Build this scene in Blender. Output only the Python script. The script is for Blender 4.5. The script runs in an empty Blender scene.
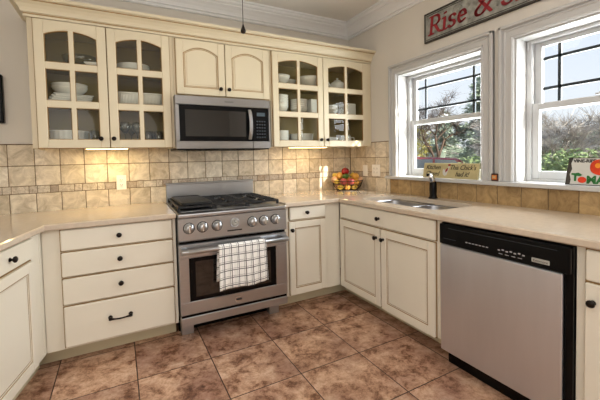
import bpy, bmesh, math, random
from mathutils import Vector, Matrix
random.seed(7)
PI = math.pi
S = bpy.context.scene
COL = S.collection

# ------------------------------------------------------------------ materials
def lin(c):
    out = []
    for v in c[:3]:
        v = v / 255.0
        out.append(v / 12.92 if v <= 0.04045 else ((v + 0.055) / 1.055) ** 2.4)
    return (out[0], out[1], out[2], 1.0)

def nt(name):
    m = bpy.data.materials.new(name)
    m.use_nodes = True
    n = m.node_tree
    b = n.nodes['Principled BSDF']
    return m, n, b

def mat(name, col, rough=0.5, metal=0.0, spec=0.5, var=0.0, scale=6.0, bump=0.0, bscale=60.0, stretch=None, emit=None, estr=1.0, coat=0.0):
    m, n, b = nt(name)
    b.inputs['Base Color'].default_value = lin(col)
    b.inputs['Roughness'].default_value = rough
    b.inputs['Metallic'].default_value = metal
    b.inputs['Specular IOR Level'].default_value = spec
    if coat:
        b.inputs['Coat Weight'].default_value = coat
        b.inputs['Coat Roughness'].default_value = 0.12
    if emit:
        b.inputs['Emission Color'].default_value = lin(emit)
        b.inputs['Emission Strength'].default_value = estr
    if var or bump:
        tc = n.nodes.new('ShaderNodeTexCoord')
        mp = n.nodes.new('ShaderNodeMapping')
        if stretch:
            mp.inputs['Scale'].default_value = stretch
        n.links.new(tc.outputs['Object'], mp.inputs['Vector'])
    if var:
        no = n.nodes.new('ShaderNodeTexNoise')
        no.inputs['Scale'].default_value = scale
        no.inputs['Detail'].default_value = 5
        n.links.new(mp.outputs['Vector'], no.inputs['Vector'])
        r = n.nodes.new('ShaderNodeValToRGB')
        c = lin(col)
        r.color_ramp.elements[0].position = 0.25
        r.color_ramp.elements[1].position = 0.75
        r.color_ramp.elements[0].color = tuple(v * (1 - var) for v in c[:3]) + (1,)
        r.color_ramp.elements[1].color = tuple(min(1, v * (1 + var)) for v in c[:3]) + (1,)
        n.links.new(no.outputs['Fac'], r.inputs['Fac'])
        n.links.new(r.outputs['Color'], b.inputs['Base Color'])
    if bump:
        nb = n.nodes.new('ShaderNodeTexNoise')
        nb.inputs['Scale'].default_value = bscale
        nb.inputs['Detail'].default_value = 3
        n.links.new(mp.outputs['Vector'], nb.inputs['Vector'])
        bp = n.nodes.new('ShaderNodeBump')
        bp.inputs['Strength'].default_value = bump
        bp.inputs['Distance'].default_value = 0.01
        n.links.new(nb.outputs['Fac'], bp.inputs['Height'])
        n.links.new(bp.outputs['Normal'], b.inputs['Normal'])
    return m

def glass_mat(name, tint=(255, 255, 255), refl=1.0, rough=0.0, ior=1.5):
    m = bpy.data.materials.new(name)
    m.use_nodes = True
    n = m.node_tree
    n.nodes.clear()
    o = n.nodes.new('ShaderNodeOutputMaterial')
    mix = n.nodes.new('ShaderNodeMixShader')
    t = n.nodes.new('ShaderNodeBsdfTransparent')
    t.inputs['Color'].default_value = lin(tint)
    g = n.nodes.new('ShaderNodeBsdfGlossy')
    g.inputs['Roughness'].default_value = rough
    f = n.nodes.new('ShaderNodeFresnel')
    f.inputs['IOR'].default_value = ior
    mu = n.nodes.new('ShaderNodeMath')
    mu.operation = 'MULTIPLY'
    mu.inputs[1].default_value = refl
    n.links.new(f.outputs[0], mu.inputs[0])
    geo = n.nodes.new('ShaderNodeNewGeometry')          # reflect on the outer faces only
    inv = n.nodes.new('ShaderNodeMath'); inv.operation = 'SUBTRACT'; inv.inputs[0].default_value = 1.0
    n.links.new(geo.outputs['Backfacing'], inv.inputs[1])
    mu2 = n.nodes.new('ShaderNodeMath'); mu2.operation = 'MULTIPLY'; mu2.use_clamp = True
    n.links.new(mu.outputs[0], mu2.inputs[0]); n.links.new(inv.outputs[0], mu2.inputs[1])
    n.links.new(mu2.outputs[0], mix.inputs[0])
    n.links.new(t.outputs[0], mix.inputs[1])
    n.links.new(g.outputs[0], mix.inputs[2])
    n.links.new(mix.outputs[0], o.inputs['Surface'])
    return m

def ramp(n, stops):
    r = n.nodes.new('ShaderNodeValToRGB')
    e = r.color_ramp.elements
    while len(e) < len(stops):
        e.new(0.5)
    for k, (p, c) in enumerate(stops):
        e[k].position = p
        e[k].color = lin(c)
    return r

def tile_mat(name, stops, vein=0.35, nscale=9.0, rough=0.5):
    m, n, b = nt(name)
    b.inputs['Roughness'].default_value = rough
    geo = n.nodes.new('ShaderNodeNewGeometry')
    r = ramp(n, stops)
    n.links.new(geo.outputs['Random Per Island'], r.inputs['Fac'])
    tc = n.nodes.new('ShaderNodeTexCoord')
    ad = n.nodes.new('ShaderNodeVectorMath'); ad.operation = 'ADD'
    sc = n.nodes.new('ShaderNodeMath'); sc.operation = 'MULTIPLY'; sc.inputs[1].default_value = 31.0
    n.links.new(geo.outputs['Random Per Island'], sc.inputs[0])
    n.links.new(tc.outputs['Object'], ad.inputs[0])
    n.links.new(sc.outputs[0], ad.inputs[1])
    no = n.nodes.new('ShaderNodeTexNoise')
    no.inputs['Scale'].default_value = nscale
    no.inputs['Detail'].default_value = 9
    no.inputs['Roughness'].default_value = 0.68
    no.inputs['Distortion'].default_value = 1.2
    n.links.new(ad.outputs[0], no.inputs['Vector'])
    r2 = n.nodes.new('ShaderNodeValToRGB')
    r2.color_ramp.elements[0].position = 0.32
    r2.color_ramp.elements[1].position = 0.62
    lo = 1 - vein
    r2.color_ramp.elements[0].color = (lo, lo * 0.93, lo * 0.82, 1)
    r2.color_ramp.elements[1].color = (1.08, 1.08, 1.08, 1)
    n.links.new(no.outputs['Fac'], r2.inputs['Fac'])
    mx = n.nodes.new('ShaderNodeMix'); mx.data_type = 'RGBA'; mx.blend_type = 'MULTIPLY'
    mx.inputs[0].default_value = 1.0
    n.links.new(r.outputs['Color'], mx.inputs[6])
    n.links.new(r2.outputs['Color'], mx.inputs[7])
    n.links.new(mx.outputs[2], b.inputs['Base Color'])
    bp = n.nodes.new('ShaderNodeBump'); bp.inputs['Strength'].default_value = 0.25; bp.inputs['Distance'].default_value = 0.004
    n.links.new(no.outputs['Fac'], bp.inputs['Height'])
    n.links.new(bp.outputs['Normal'], b.inputs['Normal'])
    return m

def floor_mat():
    m, n, b = nt('slate_look_tile')
    L = n.links.new
    tc = n.nodes.new('ShaderNodeTexCoord')
    mp = n.nodes.new('ShaderNodeMapping')
    P = 0.4113
    mp.inputs['Location'].default_value = (2.240 / P, 1.0 / P + 0.003, 0)
    mp.inputs['Scale'].default_value = (1 / P, 1 / P, 1)
    L(tc.outputs['Object'], mp.inputs['Vector'])
    fl = n.nodes.new('ShaderNodeVectorMath'); fl.operation = 'FLOOR'
    L(mp.outputs['Vector'], fl.inputs[0])
    wn = n.nodes.new('ShaderNodeTexWhiteNoise'); wn.noise_dimensions = '3D'
    L(fl.outputs[0], wn.inputs['Vector'])
    sc = n.nodes.new('ShaderNodeVectorMath'); sc.operation = 'SCALE'; sc.inputs['Scale'].default_value = 25.0
    L(wn.outputs['Color'], sc.inputs[0])
    ad = n.nodes.new('ShaderNodeVectorMath'); ad.operation = 'ADD'
    L(tc.outputs['Object'], ad.inputs[0]); L(sc.outputs[0], ad.inputs[1])
    n1 = n.nodes.new('ShaderNodeTexNoise'); n1.inputs['Scale'].default_value = 9.5; n1.inputs['Detail'].default_value = 12
    n1.inputs['Roughness'].default_value = 0.8; n1.inputs['Distortion'].default_value = 0.2
    L(ad.outputs[0], n1.inputs['Vector'])
    r = ramp(n, [(0.32, (74, 45, 32)), (0.41, (140, 100, 77)), (0.50, (202, 163, 138)), (0.64, (236, 208, 186))])
    L(n1.outputs['Fac'], r.inputs['Fac'])
    n2 = n.nodes.new('ShaderNodeTexNoise'); n2.inputs['Scale'].default_value = 3.0; n2.inputs['Detail'].default_value = 3
    L(ad.outputs[0], n2.inputs['Vector'])
    r2 = ramp(n, [(0.35, (205, 190, 185)), (0.65, (255, 250, 240))])
    L(n2.outputs['Fac'], r2.inputs['Fac'])
    mx = n.nodes.new('ShaderNodeMix'); mx.data_type = 'RGBA'; mx.blend_type = 'MULTIPLY'; mx.inputs[0].default_value = 1
    L(r.outputs['Color'], mx.inputs[6]); L(r2.outputs['Color'], mx.inputs[7])
    fr = n.nodes.new('ShaderNodeVectorMath'); fr.operation = 'FRACTION'
    L(mp.outputs['Vector'], fr.inputs[0])
    sx = n.nodes.new('ShaderNodeSeparateXYZ'); L(fr.outputs[0], sx.inputs[0])
    def edge(sock):
        a = n.nodes.new('ShaderNodeMath'); a.operation = 'SUBTRACT'; a.inputs[1].default_value = 0.5; L(sock, a.inputs[0])
        c = n.nodes.new('ShaderNodeMath'); c.operation = 'ABSOLUTE'; L(a.outputs[0], c.inputs[0])
        return c.outputs[0]
    mxm = n.nodes.new('ShaderNodeMath'); mxm.operation = 'MAXIMUM'
    L(edge(sx.outputs['X']), mxm.inputs[0]); L(edge(sx.outputs['Y']), mxm.inputs[1])
    gt = n.nodes.new('ShaderNodeMath'); gt.operation = 'GREATER_THAN'; gt.inputs[1].default_value = 0.4925; L(mxm.outputs[0], gt.inputs[0])
    gm = n.nodes.new('ShaderNodeMix'); gm.data_type = 'RGBA'
    L(gt.outputs[0], gm.inputs[0]); L(mx.outputs[2], gm.inputs[6]); gm.inputs[7].default_value = lin((70, 48, 36))
    L(gm.outputs[2], b.inputs['Base Color'])
    b.inputs['Roughness'].default_value = 0.42
    bp = n.nodes.new('ShaderNodeBump'); bp.inputs['Strength'].default_value = 0.3; bp.inputs['Distance'].default_value = 0.006
    sb = n.nodes.new('ShaderNodeMath'); sb.operation = 'SUBTRACT'; L(n1.outputs['Fac'], sb.inputs[0]); L(gt.outputs[0], sb.inputs[1])
    L(sb.outputs[0], bp.inputs['Height']); L(bp.outputs['Normal'], b.inputs['Normal'])
    return m

def towel_mat():
    m, n, b = nt('plaid_cotton')
    L = n.links.new
    uv = n.nodes.new('ShaderNodeUVMap'); uv.uv_map = 'UVMap'
    sx = n.nodes.new('ShaderNodeSeparateXYZ'); L(uv.outputs[0], sx.inputs[0])
    def lines(sock, period, off, w):
        a = n.nodes.new('ShaderNodeMath'); a.operation = 'MULTIPLY_ADD'; a.inputs[1].default_value = 1 / period; a.inputs[2].default_value = off
        L(sock, a.inputs[0])
        f = n.nodes.new('ShaderNodeMath'); f.operation = 'FRACT'; L(a.outputs[0], f.inputs[0])
        c = n.nodes.new('ShaderNodeMath'); c.operation = 'LESS_THAN'; c.inputs[1].default_value = w / period; L(f.outputs[0], c.inputs[0])
        return c.outputs[0]
    def mx(a, c):
        k = n.nodes.new('ShaderNodeMath'); k.operation = 'MAXIMUM'; L(a, k.inputs[0]); L(c, k.inputs[1]); return k.outputs[0]
    big = mx(lines(sx.outputs['X'], 0.050, 0.35, 0.0055), lines(sx.outputs['Y'], 0.052, 0.2, 0.0055))
    th = mx(lines(sx.outputs['X'], 0.050, 0.55, 0.0025), lines(sx.outputs['Y'], 0.052, 0.4, 0.0025))
    r = n.nodes.new('ShaderNodeMix'); r.data_type = 'RGBA'; L(big, r.inputs[0]); r.inputs[6].default_value = lin((244, 242, 238)); r.inputs[7].default_value = lin((78, 76, 76))
    r2 = n.nodes.new('ShaderNodeMix'); r2.data_type = 'RGBA'; L(th, r2.inputs[0]); L(r.outputs[2], r2.inputs[6]); r2.inputs[7].default_value = lin((120, 118, 118))
    L(r2.outputs[2], b.inputs['Base Color'])
    b.inputs['Roughness'].default_value = 0.95
    return m

M = {}
M['cream'] = mat('cream_paint', (219, 207, 178), 0.38, var=0.03, scale=3)
M['creambase'] = mat('pale_cream_paint', (233, 227, 211), 0.38, var=0.03, scale=3)
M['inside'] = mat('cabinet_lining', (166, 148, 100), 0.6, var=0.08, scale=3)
M['glaze'] = mat('brown_glaze', (158, 124, 76), 0.6)
M['toe'] = mat('toe_kick_paint', (212, 202, 170), 0.5)
M['bronze'] = mat('dark_bronze', (34, 27, 22), 0.35, 0.7)
M['steel'] = mat('brushed_steel', (184, 186, 189), 0.3, 1.0, var=0.05, scale=4, stretch=(1, 1, 60), bump=0.02, bscale=40)
M['steelv'] = mat('brushed_steel_upright', (216, 221, 230), 0.42, 1.0, var=0.16, scale=3, stretch=(1, 5, 0.15))
M['sinksteel'] = mat('satin_sink_steel', (150, 150, 153), 0.30, 1.0, var=0.05, scale=4, stretch=(1, 40, 1))
M['microsteel'] = mat('dimmed_brushed_steel', (150, 148, 146), 0.3, 1.0, var=0.05, scale=4, stretch=(1, 1, 60))  # same steel as the range, with dimmer reflections put into its colour
M['crownpaint'] = mat('ceiling_trim_paint', (238, 238, 238), 0.4)
M['chrome'] = mat('polished_chrome', (225, 225, 225), 0.12, 1.0)
M['black'] = mat('black_plastic', (8, 8, 9), 0.25, spec=0.15)
M['blackglass'] = mat('black_glass', (9, 9, 10), 0.04, spec=0.9)
M['ovenglass'] = mat('oven_glass', (26, 20, 15), 0.05, spec=0.8)
M['iron'] = mat('cast_iron', (26, 26, 27), 0.5, 0.2, bump=0.15, bscale=200)
M['enamel'] = mat('black_enamel', (20, 20, 22), 0.2)
M['white'] = mat('white_trim_paint', (196, 195, 193), 0.35, var=0.01)
M['vinyl'] = mat('white_vinyl', (196, 197, 198), 0.3, var=0.01)
M['plate'] = mat('outlet_plastic', (246, 240, 230), 0.3)
M['wall'] = mat('greige_wall_paint', (222, 216, 206), 0.75, var=0.02, scale=3, bump=0.03, bscale=180)
M['ceil'] = mat('ceiling_paint', (238, 233, 225), 0.85, var=0.02, scale=2, bump=0.05, bscale=120)
M['counter'] = mat('quartz_worktop', (206, 190, 170), 0.09, var=0.06, scale=45, coat=0.3)
M['grout'] = mat('sand_grout', (118, 96, 70), 0.9, var=0.1, scale=40)
M['tile'] = tile_mat('tumbled_travertine', [(0.0, (206, 190, 164)), (0.35, (224, 211, 188)), (0.7, (234, 223, 204)), (1.0, (214, 198, 172))], 0.38, 11)
M['darker_tile'] = tile_mat('darker_travertine', [(0.0, (166, 136, 92)), (0.4, (184, 154, 108)), (0.75, (194, 164, 118)), (1.0, (158, 128, 84))], 0.42, 11)  # darker, yellower travertine colour for the row under the windows
M['mosaic'] = tile_mat('mosaic_travertine', [(0.0, (166, 150, 134)), (0.4, (200, 186, 168)), (0.75, (220, 208, 188)), (1.0, (168, 148, 126))], 0.45, 45)
M['floor'] = floor_mat()
M['towel'] = towel_mat()
M['pane'] = glass_mat('window_glass', (250, 252, 252), 0.6)
M['cabglass'] = glass_mat('cabinet_glass', (250, 250, 246), 0.45)
M['glassware'] = glass_mat('drinking_glass', (226, 232, 230), 4.0)
M['china'] = mat('white_china', (252, 252, 250), 0.2)
M['muntin'] = mat('dark_grille', (44, 50, 57), 0.4, 0.2)
M['shade'] = mat('lamp_lens', (255, 240, 200), 0.4, emit=(255, 214, 140), estr=7.0)
M['shade2'] = mat('lamp_diffuser', (255, 250, 240), 0.4, emit=(255, 244, 226), estr=3.0)
M['dial'] = mat('dial_face', (176, 174, 166), 0.4)
M['ink'] = mat('black_ink', (25, 22, 22), 0.6)
M['greyink'] = mat('pale_grey_print', (170, 170, 172), 0.5)
M['lcd'] = mat('display_glass', (70, 84, 92), 0.15)
M['redpaint'] = mat('dark_red_paint', (150, 30, 40), 0.5, var=0.15, scale=30)
M['signboard'] = mat('weathered_grey_board', (150, 150, 142), 0.7, var=0.5, scale=22, bump=0.4, bscale=26)
M['signedge'] = mat('dark_weathered_edge', (62, 58, 52), 0.7, var=0.3, scale=30)
M['oldcream'] = mat('aged_cream_board', (192, 178, 132), 0.7, var=0.15, scale=14)
M['signwhite'] = mat('chalky_white_board', (208, 208, 202), 0.6, var=0.05, scale=20)
M['tomato'] = mat('tomato_red_paint', (214, 60, 22), 0.4, var=0.25, scale=14)
M['tomlight'] = mat('tomato_orange_paint', (240, 150, 40), 0.4)
M['green'] = mat('leaf_green_paint', (32, 110, 50), 0.5)
M['orangewax'] = mat('orange_panel', (216, 116, 34), 0.5, var=0.2, scale=60)
M['wood'] = mat('dark_wood', (66, 34, 22), 0.5)
M['apple'] = mat('red_apple_skin', (150, 32, 34), 0.25, var=0.3, scale=9)
M['pinkapple'] = mat('blush_apple_skin', (176, 78, 74), 0.3, var=0.3, scale=14)
M['lemon'] = mat('lemon_skin', (230, 198, 84), 0.4, var=0.12, scale=10, bump=0.1, bscale=120)
M['orange'] = mat('orange_skin', (226, 166, 72), 0.4, var=0.1, scale=10, bump=0.12, bscale=140)
M['peach'] = mat('peach_skin', (228, 178, 138), 0.55, var=0.2, scale=8)
M['lime'] = mat('green_skin', (74, 104, 36), 0.35, var=0.25, scale=9)
M['basketwire'] = mat('dark_wire', (52, 40, 32), 0.4, 0.8)
M['twig'] = mat('grey_bark', (150, 138, 130), 0.9, var=0.2, scale=8)
M['bark'] = mat('brown_bark', (84, 66, 52), 0.9, var=0.25, scale=6)
M['drytwig'] = mat('dry_twigs', (180, 172, 162), 0.9, var=0.35, scale=3)
M['darktwig'] = mat('dark_twigs', (112, 102, 96), 0.9, var=0.3, scale=3)
M['leaf'] = mat('hedge_leaf', (122, 138, 88), 0.6, var=0.6, scale=4)
M['conifer'] = mat('conifer_needles', (158, 170, 150), 0.7, var=0.45, scale=2.5)
M['yellowleaf'] = mat('yellow_green_leaf', (176, 168, 84), 0.6, var=0.35, scale=4)
M['lawn'] = mat('winter_lawn', (150, 142, 92), 0.95, var=0.2, scale=1.5)
M['carred'] = mat('red_car_paint', (140, 62, 64), 0.25, coat=0.5)
M['carglass'] = mat('car_glass', (110, 118, 126), 0.08, spec=0.8)
M['rubber'] = mat('tyre_rubber', (24, 24, 24), 0.8)
M['sunblock'] = mat('sun_block_render', (190, 180, 166), 0.85, var=0.05)
M['screen'] = mat('dark_screen', (10, 10, 11), 0.2)

# ------------------------------------------------------------------ mesh building
class MB:
    def __init__(self):
        self.bm = bmesh.new()
        self.mats = []
    def mi(self, m):
        if m not in self.mats:
            self.mats.append(m)
        return self.mats.index(m)
    def _take(self, tmp, m, mtx=None, smooth=False):
        k = self.mi(m)
        for f in tmp.faces:
            f.material_index = k
            f.smooth = smooth
        if mtx is not None:
            bmesh.ops.transform(tmp, matrix=mtx, verts=tmp.verts[:])
        me = bpy.data.meshes.new('tmp')
        tmp.to_mesh(me); tmp.free()
        self.bm.from_mesh(me)
        bpy.data.meshes.remove(me)
    def box(self, x0, x1, y0, y1, z0, z1, m, bev=0.0, mtx=None, seg=1):
        t = bmesh.new()
        bmesh.ops.create_cube(t, size=1)
        for v in t.verts:
            v.co = Vector(((x0 + x1) / 2 + v.co.x * (x1 - x0), (y0 + y1) / 2 + v.co.y * (y1 - y0), (z0 + z1) / 2 + v.co.z * (z1 - z0)))
        if bev > 0:
            bmesh.ops.bevel(t, geom=t.edges[:], offset=bev, segments=seg, affect='EDGES', profile=0.5)
        self._take(t, m, mtx)
    def prism(self, pts, axis, a0, a1, m, bev=0.0, mtx=None):
        """pts: 2-d outline; axis 'y': pts are (x,z) run from y=a0 to a1; 'x': (y,z); 'z': (x,y)"""
        t = bmesh.new()
        def P(p, a):
            return {'y': (p[0], a, p[1]), 'x': (a, p[0], p[1]), 'z': (p[0], p[1], a)}[axis]
        va = [t.verts.new(P(p, a0)) for p in pts]
        vb = [t.verts.new(P(p, a1)) for p in pts]
        n = len(pts)
        t.faces.new(va); t.faces.new(list(reversed(vb)))
        for i in range(n):
            t.faces.new([va[i], vb[i], vb[(i + 1) % n], va[(i + 1) % n]])
        bmesh.ops.recalc_face_normals(t, faces=t.faces[:])
        if bev > 0:
            bmesh.ops.bevel(t, geom=[e for e in t.edges], offset=bev, segments=1, affect='EDGES', profile=0.5)
        self._take(t, m, mtx)
    def lathe(self, prof, m, mtx=None, n=24, ripple=0.0, rn=12, smooth=True):
        """prof: (r, z) pairs around z"""
        t = bmesh.new()
        rings = []
        for r, z in prof:
            if r < 1e-6:
                rings.append([t.verts.new((0, 0, z))])
            else:
                ring = []
                for i in range(n):
                    a = 2 * PI * i / n
                    rr = r * (1 + ripple * math.cos(rn * a))
                    ring.append(t.verts.new((rr * math.cos(a), rr * math.sin(a), z)))
                rings.append(ring)
        for A, B in zip(rings, rings[1:]):
            if len(A) == 1 and len(B) == 1:
                continue
            for i in range(n):
                j = (i + 1) % n
                if len(A) == 1:
                    t.faces.new([A[0], B[j], B[i]])
                elif len(B) == 1:
                    t.faces.new([A[i], A[j], B[0]])
                else:
                    t.faces.new([A[i], A[j], B[j], B[i]])
        bmesh.ops.recalc_face_normals(t, faces=t.faces[:])
        self._take(t, m, mtx, smooth)
    def tube(self, pts, r, m, n=8, closed=False, mtx=None, radii=None):
        t = bmesh.new()
        P = [Vector(p) for p in pts]
        rings = []
        N = len(P)
        up = None
        for i, p in enumerate(P):
            if closed:
                d = (P[(i + 1) % N] - P[i - 1]).normalized()
            else:
                d = (P[min(i + 1, N - 1)] - P[max(i - 1, 0)]).normalized()
            if up is None:
                up = Vector((0, 0, 1)) if abs(d.z) < 0.9 else Vector((1, 0, 0))
            a = d.cross(up)
            if a.length < 1e-5:
                a = d.cross(Vector((1, 0.3, 0)))
            a.normalize()
            b = a.cross(d).normalized()
            up = b
            rr = radii[i] if radii else r
            rings.append([t.verts.new(p + (a * math.cos(2 * PI * k / n) + b * math.sin(2 * PI * k / n)) * rr) for k in range(n)])
        pairs = list(zip(rings, rings[1:]))
        if closed:
            pairs.append((rings[-1], rings[0]))
        for A, B in pairs:
            for k in range(n):
                t.faces.new([A[k], A[(k + 1) % n], B[(k + 1) % n], B[k]])
        if not closed:
            t.faces.new(list(reversed(rings[0]))); t.faces.new(rings[-1])
        bmesh.ops.recalc_face_normals(t, faces=t.faces[:])
        self._take(t, m, mtx, True)
    def sweep(self, path, prof, m, z0=0.0):
        """path in plan (x,y); prof (out, z) with out to the right-hand side of travel; mitred"""
        t = bmesh.new()
        P = [Vector((p[0], p[1])) for p in path]
        rings = []
        for i, p in enumerate(P):
            def nrm(a, b):
                d = (b - a).normalized()
                return Vector((d.y, -d.x))
            if i == 0:
                nn = nrm(P[0], P[1]); k = 1
            elif i == len(P) - 1:
                nn = nrm(P[-2], P[-1]); k = 1
            else:
                n1, n2 = nrm(P[i - 1], p), nrm(p, P[i + 1])
                nn = (n1 + n2).normalized(); k = 1 / max(0.2, nn.dot(n1))
            rings.append([t.verts.new((p.x + nn.x * o * k, p.y + nn.y * o * k, z0 + z)) for o, z in prof])
        q = len(prof)
        for A, B in zip(rings, rings[1:]):
            for j in range(q):
                t.faces.new([A[j], A[(j + 1) % q], B[(j + 1) % q], B[j]])
        t.faces.new(list(reversed(rings[0]))); t.faces.new(rings[-1])
        bmesh.ops.recalc_face_normals(t, faces=t.faces[:])
        self._take(t, m)
    def mesh(self, me, m, mtx):
        t = bmesh.new(); t.from_mesh(me)
        self._take(t, m, mtx)
    def build(self, name, parent=None, loc=None):
        me = bpy.data.meshes.new(name)
        self.bm.to_mesh(me); self.bm.free()
        for m in self.mats:
            me.materials.append(M[m])
        o = bpy.data.objects.new(name, me)
        COL.objects.link(o)
        if parent:
            o.parent = parent
        if loc:
            o.location = loc
        return o

def obj(name, me, parent=None, loc=None):
    o = bpy.data.objects.new(name, me); COL.objects.link(o)
    if parent: o.parent = parent
    if loc: o.location = loc
    return o

def tag(o, label, cat, group=None, kind=None):
    o['label'] = label
    o['category'] = cat
    if group: o['group'] = group
    if kind: o['kind'] = kind
    return o

def thing(name, label, cat, loc=(0, 0, 0), rotz=0.0, group=None):
    o = bpy.data.objects.new(name, None)
    o.empty_display_size = 0.1
    COL.objects.link(o)
    o.location = loc
    o.rotation_euler = (0, 0, rotz)
    return tag(o, label, cat, group)

def struct(o):
    o['kind'] = 'structure'
    return o

def front(x, y, z):            # lathe axis turned to point at local -y
    return Matrix.Translation((x, y, z)) @ Matrix.Rotation(PI / 2, 4, 'X')

def text_mesh(s, size, ext=0.0008, shear=0.0, bold=0.0, align='CENTER', space=1.0):
    cu = bpy.data.curves.new('lettering', 'FONT')
    cu.body = s; cu.size = size; cu.extrude = ext; cu.shear = shear; cu.offset = bold
    cu.align_x = align; cu.align_y = 'CENTER'; cu.space_character = space
    cu.resolution_u = 3
    o = bpy.data.objects.new('lettering', cu); COL.objects.link(o)
    dg = bpy.context.evaluated_depsgraph_get()
    me = bpy.data.meshes.new_from_object(o.evaluated_get(dg))
    bpy.data.objects.remove(o); bpy.data.curves.remove(cu)
    return me

TXT = lambda x, y, z, sx=1.0: Matrix.Translation((x, y, z)) @ Matrix.Rotation(PI / 2, 4, 'X') @ Matrix.Diagonal((sx, 1, 1, 1))

# ------------------------------------------------------------------ fittings
def knob(parent, x, y, z, r=0.0155):
    b = MB()
    b.lathe([(0, 0), (0.006, 0), (0.0055, 0.012), (r * 0.8, 0.016), (r, 0.021), (r * 0.92, 0.027), (r * 0.5, 0.031), (0, 0.032)], 'bronze', None, 14)
    b.lathe([(0, 0), (0.0105, 0), (0.010, 0.003), (0, 0.003)], 'bronze', None, 14)
    for v in b.bm.verts:
        pass
    bmesh.ops.transform(b.bm, matrix=Matrix.Rotation(PI / 2, 4, 'X'), verts=b.bm.verts[:])
    return b.build('knob', parent, (x, y, z))

def edge_lines(b, x0, x1, z0, z1, y, g=0.0045, t=0.006):
    b.box(x0 - g, x1 + g, y, y + t, z1 - 0.004, z1 + g, 'glaze')
    b.box(x0 - g, x1 + g, y, y + t, z0 - g, z0 + 0.004, 'glaze')
    b.box(x0 - g, x0 + 0.004, y, y + t, z0, z1, 'glaze')
    b.box(x1 - 0.004, x1 + g, y, y + t, z0, z1, 'glaze')

def arch_pts(x0, x1, zs, zt, n=14):
    """points of an arch from left spring to right spring"""
    out = []
    for i in range(n + 1):
        u = i / n
        out.append((x0 + (x1 - x0) * u, zs + (zt - zs) * (1 - (2 * u - 1) ** 2)))
    return out

def door(parent, x0, x1, z0, z1, y, style='flat', m='cream', sw=0.052, rise=0.0, rail_t=None, rail_b=None, mun=None):
    """y = front plane of the door; returns the door object"""
    T = 0.02
    rt = rail_t or sw; rb = rail_b or sw
    b = MB()
    edge_lines(b, x0, x1, z0, z1, y + T - 0.006)
    b.box(x0, x0 + sw, y, y + T, z0, z1, m, 0.003)
    b.box(x1 - sw, x1, y, y + T, z0, z1, m, 0.003)
    b.box(x0 + sw, x1 - sw, y, y + T, z0, z0 + rb, m, 0.001)
    hx0, hx1, hz0, hz1 = x0 + sw, x1 - sw, z0 + rb, z1 - rt
    if rise > 0:
        ar = arch_pts(hx0, hx1, hz1 - rise, hz1)
        b.prism(ar + [(hx1, z1), (hx0, z1)], 'y', y, y + T, m)
    else:
        b.box(hx0, hx1, y, y + T, hz1, z1, m, 0.001)
        ar = [(hx0, hz1), (hx1, hz1)]
    # glazed bead running round the opening
    def inset(p, d):
        cx, cz = (hx0 + hx1) / 2, (hz0 + hz1) / 2
        q = []
        for X, Z in p:
            q.append((min(max(X, hx0 + d), hx1 - d), (Z - d) if Z > cz else Z + d))
        return q
    ring = [(hx0, hz0)] + ar + [(hx1, hz0)]
    def bead(d0, d1, ya, yb, mm):
        A = inset(ring, d0); B = inset(ring, d1)
        n = len(A)
        for i in range(n):
            j = (i + 1) % n
            if abs(A[i][0] - A[j][0]) + abs(A[i][1] - A[j][1]) < 1e-6: continue
            b.prism([A[i], A[j], B[j], B[i]], 'y', ya, yb, mm)
    if style == 'glass':
        bead(-0.0005, 0.004, y + 0.004, y + T - 0.002, 'glaze')
        zm = mun
        xm = (hx0 + hx1) / 2
        b.box(xm - 0.0135, xm + 0.0135, y + 0.001, y + T - 0.003, hz0, hz1, m, 0.002)
        for zz in zm:
            b.box(hx0, hx1, y + 0.0015, y + T - 0.0035, zz - 0.0225, zz + 0.0225, m, 0.002)
            b.box(hx0, hx1, y + 0.004, y + T - 0.005, zz - 0.0255, zz + 0.0255, 'glaze')
        b.box(xm - 0.0165, xm + 0.0165, y + 0.004, y + T - 0.005, hz0, hz1, 'glaze')
        d = b.build('door', parent)
        g = MB()
        g.prism([(hx0 - .004, hz0 - .004), (hx1 + .004, hz0 - .004)] + [(X, Z + .004) for X, Z in reversed(ar)], 'y', y + T - 0.004, y + T - 0.001, 'cabglass')
        g.build('glass_pane', d)
        return d
    bead(-0.0005, 0.007, y + 0.005, y + T, 'glaze')
    bead(0.0065, 0.010, y + 0.004, y + T, m)
    bead(0.010, 0.0145, y + 0.0075, y + T, 'glaze')
    pts = inset(ring, 0.0125)
    if style == 'arch':
        b.prism(inset(ring, 0.013), 'y', y + 0.008, y + T, m)
        b.prism(inset(ring, 0.028), 'y', y + 0.004, y + T, m)
    else:
        b.prism(pts, 'y', y + 0.0075, y + T, m)
    return b.build('door', parent)

def drawer(parent, x0, x1, z0, z1, y, m='creambase'):
    b = MB()
    b.box(x0, x1, y, y + 0.02, z0, z1, m, 0.005)
    edge_lines(b, x0, x1, z0, z1, y + 0.0145)
    return b.build('drawer', parent)

def pull(parent, x, y, z, w=0.125):
    b = MB()
    pts = [(x - w / 2 + w * i / 10, y - 0.026 - 0.008 * math.sin(PI * i / 10), z - 0.004 * math.sin(PI * i / 10)) for i in range(11)]
    b.tube(pts, 0.006, 'bronze', 8, radii=[0.008, 0.0075, 0.006, 0.005, 0.005, 0.0055, 0.005, 0.005, 0.006, 0.0075, 0.008])
    for s in (-1, 1):
        b.lathe([(0, 0), (0.013, 0), (0.011, 0.004), (0.006, 0.008), (0.006, 0.026), (0.010, 0.030), (0.0, 0.034)], 'bronze', front(x + s * w * 0.45, y, z), 12)
    return b.build('pull_handle', parent)

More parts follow.
